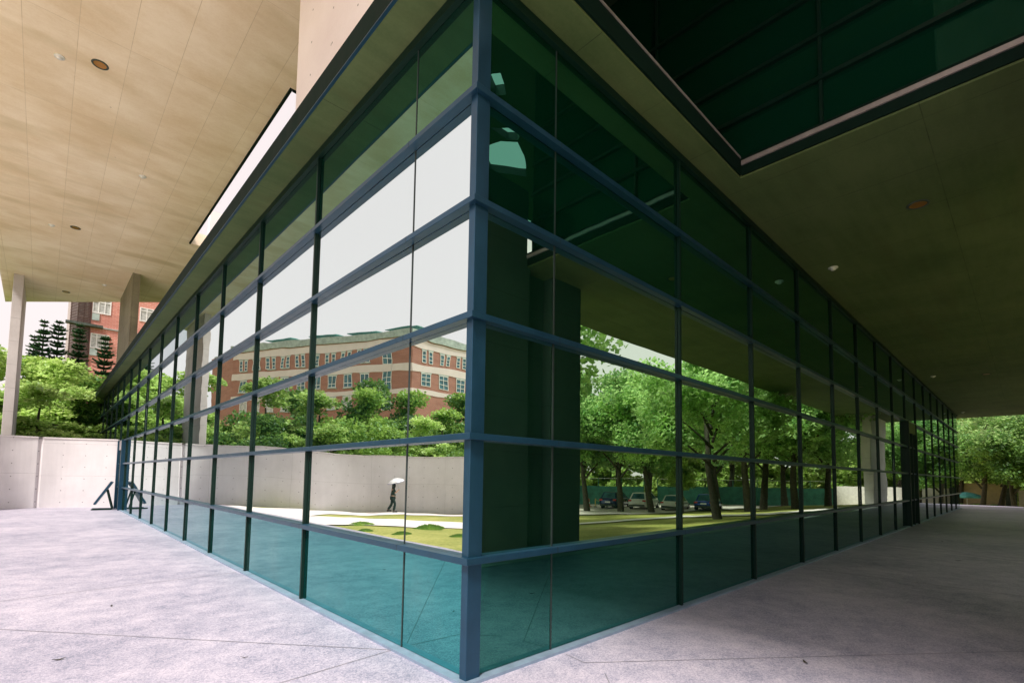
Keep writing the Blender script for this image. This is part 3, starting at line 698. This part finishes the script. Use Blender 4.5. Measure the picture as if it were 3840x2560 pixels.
for kind, x, y, rz, sc, lm, lab in (
    ('grove1', 61.2, -.2, .6, .9, 'leafs', 'tree with a dark forked trunk behind the teal parasol'),
    ('grove3', 66.6, -1.3, 2.9, .9, 'leafs', 'dark thick trunked tree in front of the tan wall end'),
    ('grove2', 59.3, -2.6, 4.1, .82, 'leafd', 'leaning tree at the right edge with bright ground behind'),
    ('grove1', 63.5, -4.6, 5.1, .9, 'leafs', 'dark tree cut off by the right edge of the picture'),
    ('grove2', 68, 1.8, 1.1, 1.0, 'leafg', 'sunlit tree behind the far glass corner'),
    ('grove1', 73, -4, 3.3, 1.1, 'leafg', 'pale sunlit tree furthest back on the right'),
    ('grove3', 78, -9, .3, 1.1, 'leafg', 'far bright tree at the right edge')):
    tree(kind, (x, y, zg(x, y)-.1), rz, sc, lab, G3, lm=lm)
# conifers with whorled branches
def conifer_mesh(seed, h, sp):
    r = random.Random(seed); tr = MB(); cr = MB()
    tr.tube([(0, 0, -.5), (0, 0, h*.5), (0, 0, h)], [.16, .10, .02], 7)
    nw = int(h/.34)
    for i in range(nw):
        t = i/nw; z = h*(.15+.85*t)
        if z > h-.15: continue
        L = (sp*(1-t)**.7+.16)*r.uniform(.72, 1.15); nb = 8; z += r.uniform(-.09, .09)
        for j in range(nb):
            a = 2*math.pi*(j/nb)+i*.5+r.uniform(-.12, .12); Lj = L*r.uniform(.6, 1.12); d = Vector((math.cos(a), math.sin(a), 0))
            st = Vector((0, 0, z)); e_ = st+d*Lj+Vector((0, 0, .26*Lj)); mid_ = st.lerp(e_, .5)-Vector((0, 0, .06*Lj))
            tr.tube([st, mid_, e_], [.022, .016, .006], 4, False)
            n_ = int(10+34*Lj)
            for k_ in range(n_):
                f_ = .12+.88*k_/n_; p_ = (st.lerp(mid_, f_*2) if f_ < .5 else mid_.lerp(e_, f_*2-1))
                for s_ in (-1, 1):
                    sd_ = Vector((-d.y, d.x, 0))*s_; tip = p_+(sd_*.7+d*.5+Vector((0, 0, .30)))*.27*(1.15-f_*.5)*r.uniform(.6, 1.2); b_ = d*.06; k0 = len(cr.v)
                    cr.v += [tuple(p_-b_), tuple(p_+b_), tuple(tip)]; cr.f.append((k0, k0+1, k0+2))
                tip = p_+Vector((0, 0, .17))+d*.05; sd_ = Vector((-d.y, d.x, 0))*.05; k0 = len(cr.v)
                cr.v += [tuple(p_-sd_), tuple(p_+sd_), tuple(tip)]; cr.f.append((k0, k0+1, k0+2))
    return tr, cr
CON = {}
for i, (v_, x, y, h_, rz, lab) in enumerate((
    (0, -3.72, 52.0, 12.95, .3, 'slim sparse conifer, furthest left of the five above the trees'), (0, -3.21, 51.5, 14.2, 1.2, 'tall conifer with airy whorls against the white sky, left of the louvres'),
    (1, -2.34, 52, 14.45, 2.2, 'tall dark conifer just left of the brown louvred bay'), (1, -1.0, 53, 14.7, .8, 'dark conifer standing before the brown louvres'),
    (2, .66, 52.5, 14.0, 1.7, 'stout full conifer right of the louvres in front of the lower window'))):
    e = empty('conifer_tree', (x, y, -.3), rz, lab, 'conifer', 'conifers before the brick building')
    if v_ not in CON:
        hh, ss = ((13, 1.15), (13, 1.35), (13, 1.75))[v_]; t_, c_ = conifer_mesh(90+v_, hh, ss); a = t_.build('trunk', M['bark'], e, True); b = c_.build('crown', M['needle'], e, fix=False); CON[v_] = (a.data, b.data)
    else:
        for nm, me in zip(('trunk', 'crown'), CON[v_]):
            o_ = bpy.data.objects.new(nm, me); col.objects.link(o_); o_.parent = e
    e.scale = (h_/13,)*3
# ------------------------------------------------------------------ brick buildings
def wall_frame(o_, a, b):
    a, b = Vector((*a, 0)), Vector((*b, 0)); d = (b-a).normalized(); n_ = Vector((d.y, -d.x, 0)); return a, d, n_
def slab(mb, fr, u0, u1, z0, z1, d0, d1):
    a, d, n_ = fr; P = [a+d*u0+n_*d0, a+d*u1+n_*d0, a+d*u1+n_*d1, a+d*u0+n_*d1]
    mb.prism([(p_.x, p_.y) for p_ in P], z0, z1); return mb
def window(parent, fr, u, z, w_, h_, nx=2, rows=(.35,), mt='wglass', lintel=None, sillm=None):
    wd = MB(); slab(wd, fr, u, u+w_, z, z+h_, -.06, .01); f_ = wd.build('window', M[mt], parent)
    fm = MB(); t_ = .09
    slab(fm, fr, u, u+t_, z, z+h_, .012, .06); slab(fm, fr, u+w_-t_, u+w_, z, z+h_, .012, .06); slab(fm, fr, u+t_, u+w_-t_, z, z+t_, .012, .06); slab(fm, fr, u+t_, u+w_-t_, z+h_-t_, z+h_, .012, .06)
    for i in range(1, nx): slab(fm, fr, u+w_*i/nx-.04, u+w_*i/nx+.04, z+t_, z+h_-t_, .012, .055)
    for rr in rows: slab(fm, fr, u+t_, u+w_-t_, z+h_*rr-.04, z+h_*rr+.04, .0125, .058)
    fm.build('frame', M['wframe'], f_)
    if lintel: k_ = MB(); slab(k_, fr, u-.12, u+w_+.12, z+h_, z+h_+lintel, .0, .05); k_.build('lintel', M['parapet'], f_)
    if sillm: k_ = MB(); slab(k_, fr, u-.15, u+w_+sillm, z-.18, z-.002, .0, .14); k_.build('sill', M['parapet'], f_)
# A: seen directly, behind the conifers
ba = empty('brick_building', (-1.2, 62, 0), 0, 'pink red brick block with brown louvred bay seen beyond the canopy piers', 'building'); ba.location = (0, 0, 0)
q = MB(); q.box((.02, 62, -.5), (26, 76, 27)); q.build('wall', M['brickA'], ba)
q = MB(); q.box((-1.5, 62.3, -.5), (.015, 76, 27)); q.build('bay_wall', plain('pale bay wall', (.42, .36, .36), .8), ba)
frA = wall_frame(ba, (-1.5, 62), (26, 62))
q = MB()
for i in range(112): 
    z = 9+i*.155; q.box((-1.55, 61.86, z), (-.02, 61.95, z+.075))
for x in (-1.5, -1.0, -.55, -.10): q.box((x, 61.96, 8.8), (x+.07, 62.02, 26.4))
q.build('louvre_screen', M['louvre'], ba)
frB = wall_frame(ba, (-1.5, 62.3), (26, 62.3))
for zc in (9.9, 13.55, 17.2, 20.8): window(ba, frB, .45, zc, .8, 1.9, 1, (.3,), 'curtain')
for zc in (14.15, 17.75, 21.4):
    for u, w_, nx in ((1.56, 1.45, 3), (5.35, 1.2, 2), (9.0, 1.45, 3), (13, 1.45, 3), (17, 1.45, 3)): window(ba, frA, u, zc, w_, 1.5, nx, (.78,), 'curtain')
    k_ = MB(); slab(k_, frA, 1.56, 2.15, zc-.75, zc-.05, .0, .08); k_.build('planter_panel', M['parapet'], ba)
for z in (16.2,):
    q = MB(); q.box((-1.85, 61.3, z), (.95, 61.99, z+.22)); q.build('ledge', M['ledge'], ba)
    q = MB(); q.box((.96, 61.9, z+.05), (26, 61.995, z+.17)); q.build('string_course', M['parapet'], ba)
# B: long block mirrored in the left glass
bb = empty('brick_building', (-40, 67, 0), 0, 'orange red brick block with white bands and roof panels, mirrored in the left glass', 'building'); bb.location = (0, 0, 0)
A0, A1, A2 = (-39.9, 66.7), (-22.0, 101.2), (-66, 66.9)
poly = [A0, A1, (-20.5, 110), (-66, 110), A2]
q = MB(); q.prism(poly, -.6, 24.35); q.build('wall', M['brickB'], bb)
def grow(pl, k_):
    cx_ = sum(p_[0] for p_ in pl)/len(pl); cy_ = sum(p_[1] for p_ in pl)/len(pl)
    return [(p_[0]+(k_ if p_[0] > cx_ else -k_)*1.0, p_[1]+(k_ if p_[1] > cy_ else -k_)) for p_ in pl]
fr1 = wall_frame(bb, A0, A1)
if fr1[2].x < 0: fr1 = (fr1[0], fr1[1], -fr1[2])
fr2 = wall_frame(bb, A2, A0)
if fr2[2].y > 0: fr2 = (fr2[0], fr2[1], -fr2[2])
L1 = (Vector(A1)-Vector(A0)).length; L2 = 26.1
for z0, z1, nm, mt, ov in ((24.36, 25.6, 'parapet', 'parapet', .25), (23.0, 24.2, 'white_band', 'band', .06), (19.1, 20.3, 'white_band', 'band', .06), (15.2, 16.0, 'white_band', 'band', .06)):
    q = MB(); slab(q, fr1, -ov, L1, z0, z1, -.3 if nm == 'parapet' else .002, ov); q.build(nm, M[mt], bb)
    q = MB(); slab(q, fr2, 0, L2+ov*.9, z0+.002, z1-.002, -.3 if nm == 'parapet' else .002, ov); q.build(nm, M[mt], bb)
q = MB(); q.prism([(p_[0]*.98-.9, p_[1]*.995+.7) for p_ in poly], 24.4, 24.9); q.build('roof', M['parapet'], bb)
for i in range(9):
    u = 8.2+i*3.35
    for du in (0, 1.35): window(bb, fr1, u+du, 20.75, .8, 2.0, 1, (.3, .62), 'wglass', .45, 1.0 if du == 0 else None)
    if u+1.9 < L1: window(bb, fr1, u+.1, 16.7, 1.75, 2.2, 2, (.3,), 'wglass', .4, .1); window(bb, fr1, u+.1, 12.9, 1.75, 2.1, 2, (.3,), 'curtain', .4, .1)
window(bb, fr1, 3.9, 12.6, 1.8, 10.8, 2, (.12, .2, .42, .5, .72, .8), 'wglass')
for i in range(4):
    u = L2-3.0-i*3.6
    for du in (0, 1.3): window(bb, fr2, u+du-.9, 20.75, .8, 2.0, 1, (.3, .62), 'wglass', .45, None)
    window(bb, fr2, u-.7, 16.6, 1.9, 2.3, 2, (.35, .68), 'wglass', .4, None)
for u in (2.5, 10.2, 18.5, 28.5):
    a, d, n_ = fr1; c_ = a+d*u-n_*2.2; pn = MB()
    P = [c_-d*3.0+n_*1.6+Vector((0, 0, 26.35)), c_+d*3.0+n_*1.6+Vector((0, 0, 26.35)), c_+d*3.0-n_*1.6+Vector((0, 0, 26.75)), c_-d*3.0-n_*1.6+Vector((0, 0, 26.75))]
    pn.v = [tuple(p_) for p_ in P]+[tuple(p_-Vector((0, 0, .12))) for p_ in P]; pn.f = [(0, 1, 2, 3), (7, 6, 5, 4), (0, 4, 5, 1), (1, 5, 6, 2), (2, 6, 7, 3), (3, 7, 4, 0)]
    for s_ in (-1.6, 1.4): pp = c_+d*s_+n_*1.0; pn.tube([(pp.x, pp.y, 24.9), (pp.x, pp.y, 26.4)], .06, 5)
    pn.build('roof_panel', M['mesh'], bb)

# ------------------------------------------------------------------ person with an umbrella on the west path (mirrored in the left glass)
PX, PY = -12.3, 23.0; PZ = zg(PX, PY)-.02
pe = empty('person', (PX, PY, PZ), R(205), 'person in dark clothes walking past the wall under a white umbrella, mirrored in the glass', 'person')
skin_m = plain('skin', (.45, .28, .2), .6); cloth = plain('dark clothing', (.012, .03, .026), .85); hair = plain('black hair', (.008, .010, .008), .6)
def skinned(name, V, Ed, Rd, mt, parent, root=0, sub=1):
    me = bpy.data.meshes.new(name); me.from_pydata(V, Ed, []); me.materials.append(mt); o_ = bpy.data.objects.new(name, me); col.objects.link(o_); o_.parent = parent
    sm = o_.modifiers.new('skin', 'SKIN'); sm.use_smooth_shade = True
    for i, v_ in enumerate(me.skin_vertices[0].data): v_.radius = (Rd[i] if isinstance(Rd[i], tuple) else (Rd[i], Rd[i])); v_.use_root = i == root
    o_.modifiers.new('sub', 'SUBSURF').levels = sub; o_.modifiers['sub'].render_levels = sub; return o_
# joints: pelvis, waist, chest, neck, head, left/right arm and leg chains (x forward, y left, z up)
V = [(0, 0, .92), (0, 0, 1.08), (.01, 0, 1.30), (.02, 0, 1.44), (.035, 0, 1.52), (.04, 0, 1.60),
     (.01, .17, 1.38), (.12, .26, 1.18), (.30, .16, 1.32), (.36, .14, 1.36), (0, -.17, 1.38), (.02, -.26, 1.12), (.16, -.22, .94), (.20, -.20, .89),
     (.0, .09, .88), (.14, .09, .50), (.06, .09, .09), (.20, .09, .045), (.0, -.09, .88), (-.05, -.09, .49), (-.26, -.09, .16), (-.18, -.09, .06)]
Ed = [(0, 1), (1, 2), (2, 3), (3, 4), (4, 5), (2, 6), (6, 7), (7, 8), (8, 9), (2, 10), (10, 11), (11, 12), (12, 13), (0, 14), (14, 15), (15, 16), (16, 17), (0, 18), (18, 19), (19, 20), (20, 21)]
Rd = [(.13, .10), (.12, .09), (.15, .10), .05, (.085, .10), (.08, .095), .06, .045, .035, .04, .06, .045, .035, .04, .085, .06, .045, .035, .085, .06, .045, .035]
skinned('body', V, Ed, Rd, skin_m, pe)
skinned('blouse', [V[i] for i in (0, 1, 2, 3, 6, 7, 10, 11)], [(0, 1), (1, 2), (2, 3), (2, 4), (4, 5), (2, 6), (6, 7)], [(.16, .13), (.145, .115), (.172, .125), .06, .08, .062, .08, .062], cloth, pe)
skinned('trousers', [V[i] for i in (0, 14, 15, 16, 18, 19, 20)], [(0, 1), (1, 2), (2, 3), (0, 4), (4, 5), (5, 6)], [(.15, .12), .105, .085, .085, .105, .085, .085], cloth, pe)
q = MB(); q.lathe([(.001, .14), (.07, .12), (.105, .05), (.11, -.04), (.09, -.16), (.05, -.2)], (.02, 0, 1.60), 14); q.build('hair', hair, pe, True)
q = MB()
for y in (.09, -.09):
    x0, z0 = (.08, 0) if y > 0 else (-.24, .06)
    q.box((x0-.07, y-.05, z0), (x0+.19, y+.05, z0+.09))
q.build('shoe', M['rubber'], pe)
um = empty('umbrella', (PX, PY, PZ), R(205), 'white umbrella with a dark blue rim tilted over the walking person', 'umbrella')
hp = Vector((.35, .14, 1.36)); q = MB(); q.tube([hp-Vector((0, 0, .12)), hp+Vector((-.22, -.06, .62))], .011, 6); q.build('shaft', M['alloy'], um)
q = MB(); prof = [(.001, .20), (.2, .175), (.38, .10), (.50, .0)]; q.lathe(prof, (0, 0, 0), 8); o_ = q.build('canopy', plain('white nylon', (.85, .80, .82), .6), um, fix=False)
o_.location = hp+Vector((-.22, -.06, .46)); o_.rotation_euler = (R(-8), R(-14), 0)
sd2 = o_.modifiers.new('solid', 'SOLIDIFY'); sd2.thickness = .006
q = MB(); q.lathe([(.50, .004), (.515, -.02), (.50, -.02), (.485, .004)], (0, 0, 0), 8); r_ = q.build('rim', plain('navy edge', (.03, .04, .2), .6), um); r_.location = o_.location; r_.rotation_euler = o_.rotation_euler
bag = MB(); bag.box((-.05, -.34, .80), (.20, -.25, 1.10)); bag.tube([(.0, -.30, 1.10), (.06, -.28, 1.20), (.12, -.30, 1.10)], .012, 6)
b_ = bag.build('handbag', plain('teal bag', (.02, .12, .10), .6), bevel=.02); b_.location = (PX, PY, PZ); b_.rotation_euler = (0, 0, R(205)); tag(b_, 'dark teal bag hanging from the walking person\'s arm', 'bag')

# heaps of cut grass on the near west lawn
for i, (x, y, sx_, lab) in enumerate(((-5.9, 14.0, 1.0, 'grass heap at the path edge left of the mirrored walker'), (-5.0, 11.9, .55, 'small grass tuft below the left heap'), (-8.1, 12.9, 1.25, 'large grass heap by the corner pane'), (-5.6, 10.6, .6, 'dark clump low beside the thin glass joint'), (-7.1, 9.6, .7, 'grass clump at the corner post'))):
    hp_ = MB(); r = random.Random(200+i)
    for _ in range(3200):
        a = r.random()*6.28; rr = r.random()**.6*.9; z = (.30*(1-(rr/.9)**2)+.05*math.sin(a*5+i))*r.random()**.5
        p_ = Vector((math.cos(a)*rr, math.sin(a)*rr*.6, z)); d = Vector((r.gauss(0, .6), r.gauss(0, .6), 1)).normalized()*r.uniform(.06, .15); s_ = d.orthogonal().normalized()*.020; k0 = len(hp_.v)
        hp_.v += [tuple(p_-s_), tuple(p_+s_), tuple(p_+d)]; hp_.f.append((k0, k0+1, k0+2))
    o_ = hp_.build('grass_heap', M['leafm'], fix=False); o_.location = (x, y, zg(x, y)-.07); o_.scale = (sx_*.62, sx_*.62, sx_*.42); tag(o_, lab, 'grass heap', 'grass heaps on the mirrored lawn')

# ------------------------------------------------------------------ parked cars (mirrored in the right glass)
def car(loc, rz, paint, label, suv=True):
    e = empty('parked_car', loc, rz, label, 'car', 'cars parked behind the grove')
    L, W_, Hh = (4.5, 1.84, 1.66) if suv else (4.4, 1.78, 1.47)
    # lower body: cross sections along x
    sec = [(-L/2, .62, .34, .80), (-L/2+.12, .84, .26, .94), (-L/2+.7, .92, .22, 1.0), (-.6, .92, .2, .98), (.7, .92, .2, .96), (L/2-.95, .90, .22, .90), (L/2-.2, .80, .26, .74), (L/2, .6, .34, .60)]
    b = MB()
    for x, hw, z0, z1 in sec:
        hw *= W_/1.84; z1 *= Hh/1.6
        b.v += [(x, -hw*.9, z0), (x, -hw, z0+.2), (x, -hw, z1-.14), (x, -hw*.9, z1), (x, hw*.9, z1), (x, hw, z1-.14), (x, hw, z0+.2), (x, hw*.9, z0)]
    for i in range(len(sec)-1):
        for k_ in range(8): b.f.append((i*8+k_, i*8+(k_+1) % 8, (i+1)*8+(k_+1) % 8, (i+1)*8+k_))
    b.f.append(tuple(range(8))); b.f.append(tuple(range((len(sec)-1)*8, len(sec)*8)))
    b.build('body', paint, e, True)
    c_ = MB(); zr = Hh; zb = .96*Hh/1.6; tl = -L/2+.22 if suv else -L/2+.5
    cs = [(tl, .80, zb), (tl+.38, .68, zr-.06), (.35, .68, zr), (1.25, .80, zb)]
    hs_ = W_/1.84; lo = [(tl, -.82*hs_, zb-.04), (1.3, -.82*hs_, zb-.04), (1.3, .82*hs_, zb-.04), (tl, .82*hs_, zb-.04)]; hi = [(tl+.36, -.64*hs_, zr), (.30, -.64*hs_, zr), (.30, .64*hs_, zr), (tl+.36, .64*hs_, zr)]
    c_.v = lo+hi; c_.f = [(3, 2, 1, 0), (4, 5, 6, 7), (0, 1, 5, 4), (1, 2, 6, 5), (2, 3, 7, 6), (3, 0, 4, 7)]; c_.build('cabin', paint, e, False, .05)
    # windows as thin panels just proud of the cabin faces
    def panel(fc, ins, nm):
        P = [Vector(c_.v[i]) for i in fc]; ct = sum(P, Vector())/4; nn = (P[1]-P[0]).cross(P[2]-P[0]).normalized()
        if nn.dot(ct-Vector((-.3, 0, 1.1))) < 0: nn = -nn
        Q = [ct+(p_-ct)*ins for p_ in P]; pm = MB(); pm.v = [tuple(p_+nn*.014) for p_ in Q]+[tuple(p_-nn*.02) for p_ in Q]
        pm.f = [(0, 1, 2, 3), (7, 6, 5, 4), (0, 4, 5, 1), (1, 5, 6, 2), (2, 6, 7, 3), (3, 7, 4, 0)]; pm.build(nm, M['wglass'], e)
    panel((0, 1, 5, 4), .82, 'side_window'); panel((2, 3, 7, 6), .82, 'side_window'); panel((1, 2, 6, 5), .86, 'windscreen'); panel((3, 0, 4, 7), .8, 'rear_window')
    for x in (-L*.30, L*.31):
        for y in (-1, 1):
            wq = MB(); wq.tube([(x, y*(W_/2-.2), .33), (x, y*(W_/2+.005), .33)], .33, 20); wh = wq.build('wheel', M['rubber'], e)
            rm = MB(); rm.tube([(x, y*(W_/2), .33), (x, y*(W_/2+.014), .33)], .21, 14); rm.build('rim', M['alloy'], wh)
    for y in (-1, 1):
        q_ = MB(); y0, y1 = sorted((y*.52, y*.82)); q_.box((-L/2-.012, y0, .74*Hh/1.6), (-L/2+.16, y1, .90*Hh/1.6)); q_.build('tail_lamp', M['lamp'], e, bevel=.02)
    q_ = MB(); q_.box((-L/2-.02, -.26, .58), (-L/2+.05, .26, .72)); q_.build('number_plate', M['white'], e)
    q_ = MB(); q_.box((-L/2-.04, -.72, .30), (-L/2+.3, .72, .46)); q_.build('bumper', M['ledge'], e, bevel=.03)
navy = plain('navy paint', (.02, .04, .11), .2, .3); blue = plain('blue paint', (.02, .06, .30), .2, .3); whitep = plain('white car paint', (.72, .70, .70), .2)
for x, y, pt, suv, lab in ((36.2, -25.0, navy, True, 'dark blue hatchback furthest left of the mirrored parked cars'), (36.9, -22.2, whitep, True, 'tall white car mirrored behind the forked tree'),
                           (37.7, -19.4, whitep, False, 'lower white car mirrored beside the blue one'), (38.5, -16.6, blue, False, 'bright blue car mirrored behind the mullion')):
    car((x+1.6, y, zg(x, y)+.02), R(-14), pt, lab, suv)
# cone, chained posts, fence, cabinet
cn = empty('traffic_cone', (36.6, -27.4, -1.16), 0, 'orange traffic cone mirrored left of the chained posts', 'traffic cone')
q = MB(); q.box((-.22, -.22, 0), (.22, .22, .05)); q.build('base', M['orange'], cn)
q = MB(); q.lathe([(.17, .05), (.10, .45), (.04, .85), (.001, .86)], (0, 0, 0), 14); q.build('cone', M['orange'], cn, True)
q = MB(); q.lathe([(.135, .30), (.105, .50), (.10, .50), (.13, .30)], (0, 0, 0), 14); q.build('stripe', M['white'], cn, True)
posts = [(37.0+i*.85, -26.9+i*.75) for i in range(5)]
for i, (x, y) in enumerate(posts):
    e = empty('chain_post', (x, y, -1.16), 0, 'yellow and dark post carrying a slack chain beside the car park', 'post', 'posts carrying the yellow chain')
    q = MB(); q.tube([(0, 0, 0), (0, 0, .85)], .045, 8); q.build('shaft', M['yellow'], e); q = MB(); q.lathe([(.16, 0), (.15, .05), (.05, .07)], (0, 0, 0), 12); q.build('foot', M['ledge'], e)
q = MB()
for (x0, y0), (x1, y1) in zip(posts, posts[1:]):
    q.tube([(x0+(x1-x0)*t/6, y0+(y1-y0)*t/6, -1.16+.80-.30*(1-((t-3)/3)**2)) for t in range(7)], .022, 5)
tag(q.build('barrier_chain', M['yellow']), 'slack yellow chain looped between the short posts', 'chain')
def court_fence(a, b, label, h_=3.0):
    a, b = Vector((*a, -1.2)), Vector((*b, -1.2)); L_ = (b-a).length; n_ = int(L_/2.6); d = (b-a)/n_
    e = empty('court_fence', a, 0, label, 'fence', 'teal fences round the courts')
    for i in range(n_+1):
        p_ = d*i; q_ = MB(); q_.tube([(p_.x, p_.y, 0), (p_.x, p_.y, h_)], .045, 6); q_.build('post', M['mesh'], e)
    for z in (.1, h_*.4, h_-.03):
        q_ = MB(); q_.tube([(0, 0, z), (d.x*n_, d.y*n_, z)], .03, 6); q_.build('rail', M['wframe'] if z > 1.5 else M['mesh'], e)
    q_ = MB(); dn = d.normalized(); s_ = Vector((-dn.y, dn.x, 0))*.012; P = [-s_, d*n_-s_, d*n_+s_, s_]; q_.prism([(p_.x, p_.y) for p_ in P], .12, h_*.72); q_.build('windbreak', M['mesh'], e)
court_fence((33, -33), (46, -27), 'teal meshed court fence mirrored behind the parked cars')
court_fence((48, -26.4), (62, -12), 'teal meshed court fence mirrored right of the thick trunk')
q = MB(); q.box((-.3, -.22, 0), (.3, .22, 1.5)); q.box((-.34, -.26, 1.5), (.34, .26, 1.58)); o_ = q.build('utility_cabinet', M['white'], bevel=.02); o_.location = (30.5, -25.0, -1.16); tag(o_, 'white utility cabinet mirrored at the left edge of the right reflection', 'cabinet')

# ------------------------------------------------------------------ beyond the far end of the right canopy
tw = empty('garden_wall', (68.5, 2, -1.4), 0, 'tan wall with a dark square end behind the parasol at the far right', 'wall'); tw.location = (0, 0, 0)
q = MB(); q.box((68.5, -1.75, -1.6), (68.8, 9, 1.78)); q.build('wall_face', plain('tan render', (.46, .36, .22), .85), tw)
q = MB(); q.box((68.3, -2.6, -1.6), (68.9, -1.76, 1.3)); q.build('end_pier', M['ledge'], tw)
q = MB(); q.box((70, -14, -1.6), (70.3, -2.7, 1.15)); tag(q.build('low_wall', plain('pale pink render', (.72, .62, .62), .85)), 'low pale sunlit wall behind the leaning trunks at the right edge', 'wall')
pa = empty('parasol', (63.0, .85, -1.4), 0, 'teal garden parasol standing before the tan wall at the far right', 'parasol')
q = MB(); q.tube([(0, 0, -.1), (0, 0, 2.25)], .03, 8); q.build('pole', M['alloy'], pa)
q = MB(); q.lathe([(.001, 2.32), (.45, 2.22), (.9, 2.06), (1.3, 1.84), (1.3, 1.72), (1.285, 1.72), (1.27, 1.83), (.45, 2.18), (.001, 2.27)], (0, 0, 0), 8); q.build('canopy', M['teal'], pa)
for i in range(3):
    x, y, lab = ((66.5, 1.9, 'low green hedge bush left of the parasol pole'), (66.8, .3, 'low green bush between the parasol and the forked trunk'), (67, -1.2, 'low green bush in front of the tan wall end'))[i]
    q = MB(); r = random.Random(300+i)
    for _ in range(2600):
        u = Vector((r.gauss(0, 1), r.gauss(0, 1), r.gauss(0, 1))).normalized()*(r.random()**.4); leaf_quad(q, (u.x*.7, u.y*.95, .5+u.z*.6), .17, .5, r)
    o_ = q.build('hedge_bush', M['leafm'], fix=False); o_.location = (x, y, -1.4); tag(o_, lab, 'bush', 'low bushes before the tan wall')
q = MB(); q.box((71, -40, -1.5), (84, -3, -1.30)); tag(q.build('road', M['carpark']), kind='structure')

for i, (x, y, sc_, lab) in enumerate(((-2.55, 3.0, .10, 'dry curled leaf on the left paving nearest the viewer'), (-2.0, 5.1, .08, 'dry leaf further up the left paving'), (-1.25, 1.9, .07, 'small dark leaf left of the corner post'), (2.75, -1.9, .10, 'curled leaf on the right paving past the corner'), (12.5, -2.3, .12, 'fallen leaf in the shade midway down the right paving'), (17, -1.6, .14, 'fallen leaf far down the right paving'))):
    q = MB(); n_ = 7; L_ = []
    for k_ in range(n_):
        t = k_/(n_-1); w_ = math.sin(math.pi*min(1, t*1.02))*.28+.01; q.v += [((t-.5)*sc_*1.6, -w_*sc_, .006+abs(t-.5)*.05), ((t-.5)*sc_*1.6, 0, .002+abs(t-.5)*.05), ((t-.5)*sc_*1.6, w_*sc_, .010+abs(t-.5)*.05)]
    for k_ in range(n_-1):
        for c_ in (0, 1): q.f.append((k_*3+c_, k_*3+c_+1, k_*3+c_+4, k_*3+c_+3))
    o_ = q.build('fallen_leaf', M['bark'], fix=False); o_.location = (x, y, .002); o_.rotation_euler = (0, 0, i*1.3); o_.scale = (.62, .5, .5); tag(o_, lab, 'leaf', 'dry leaves on the paving')
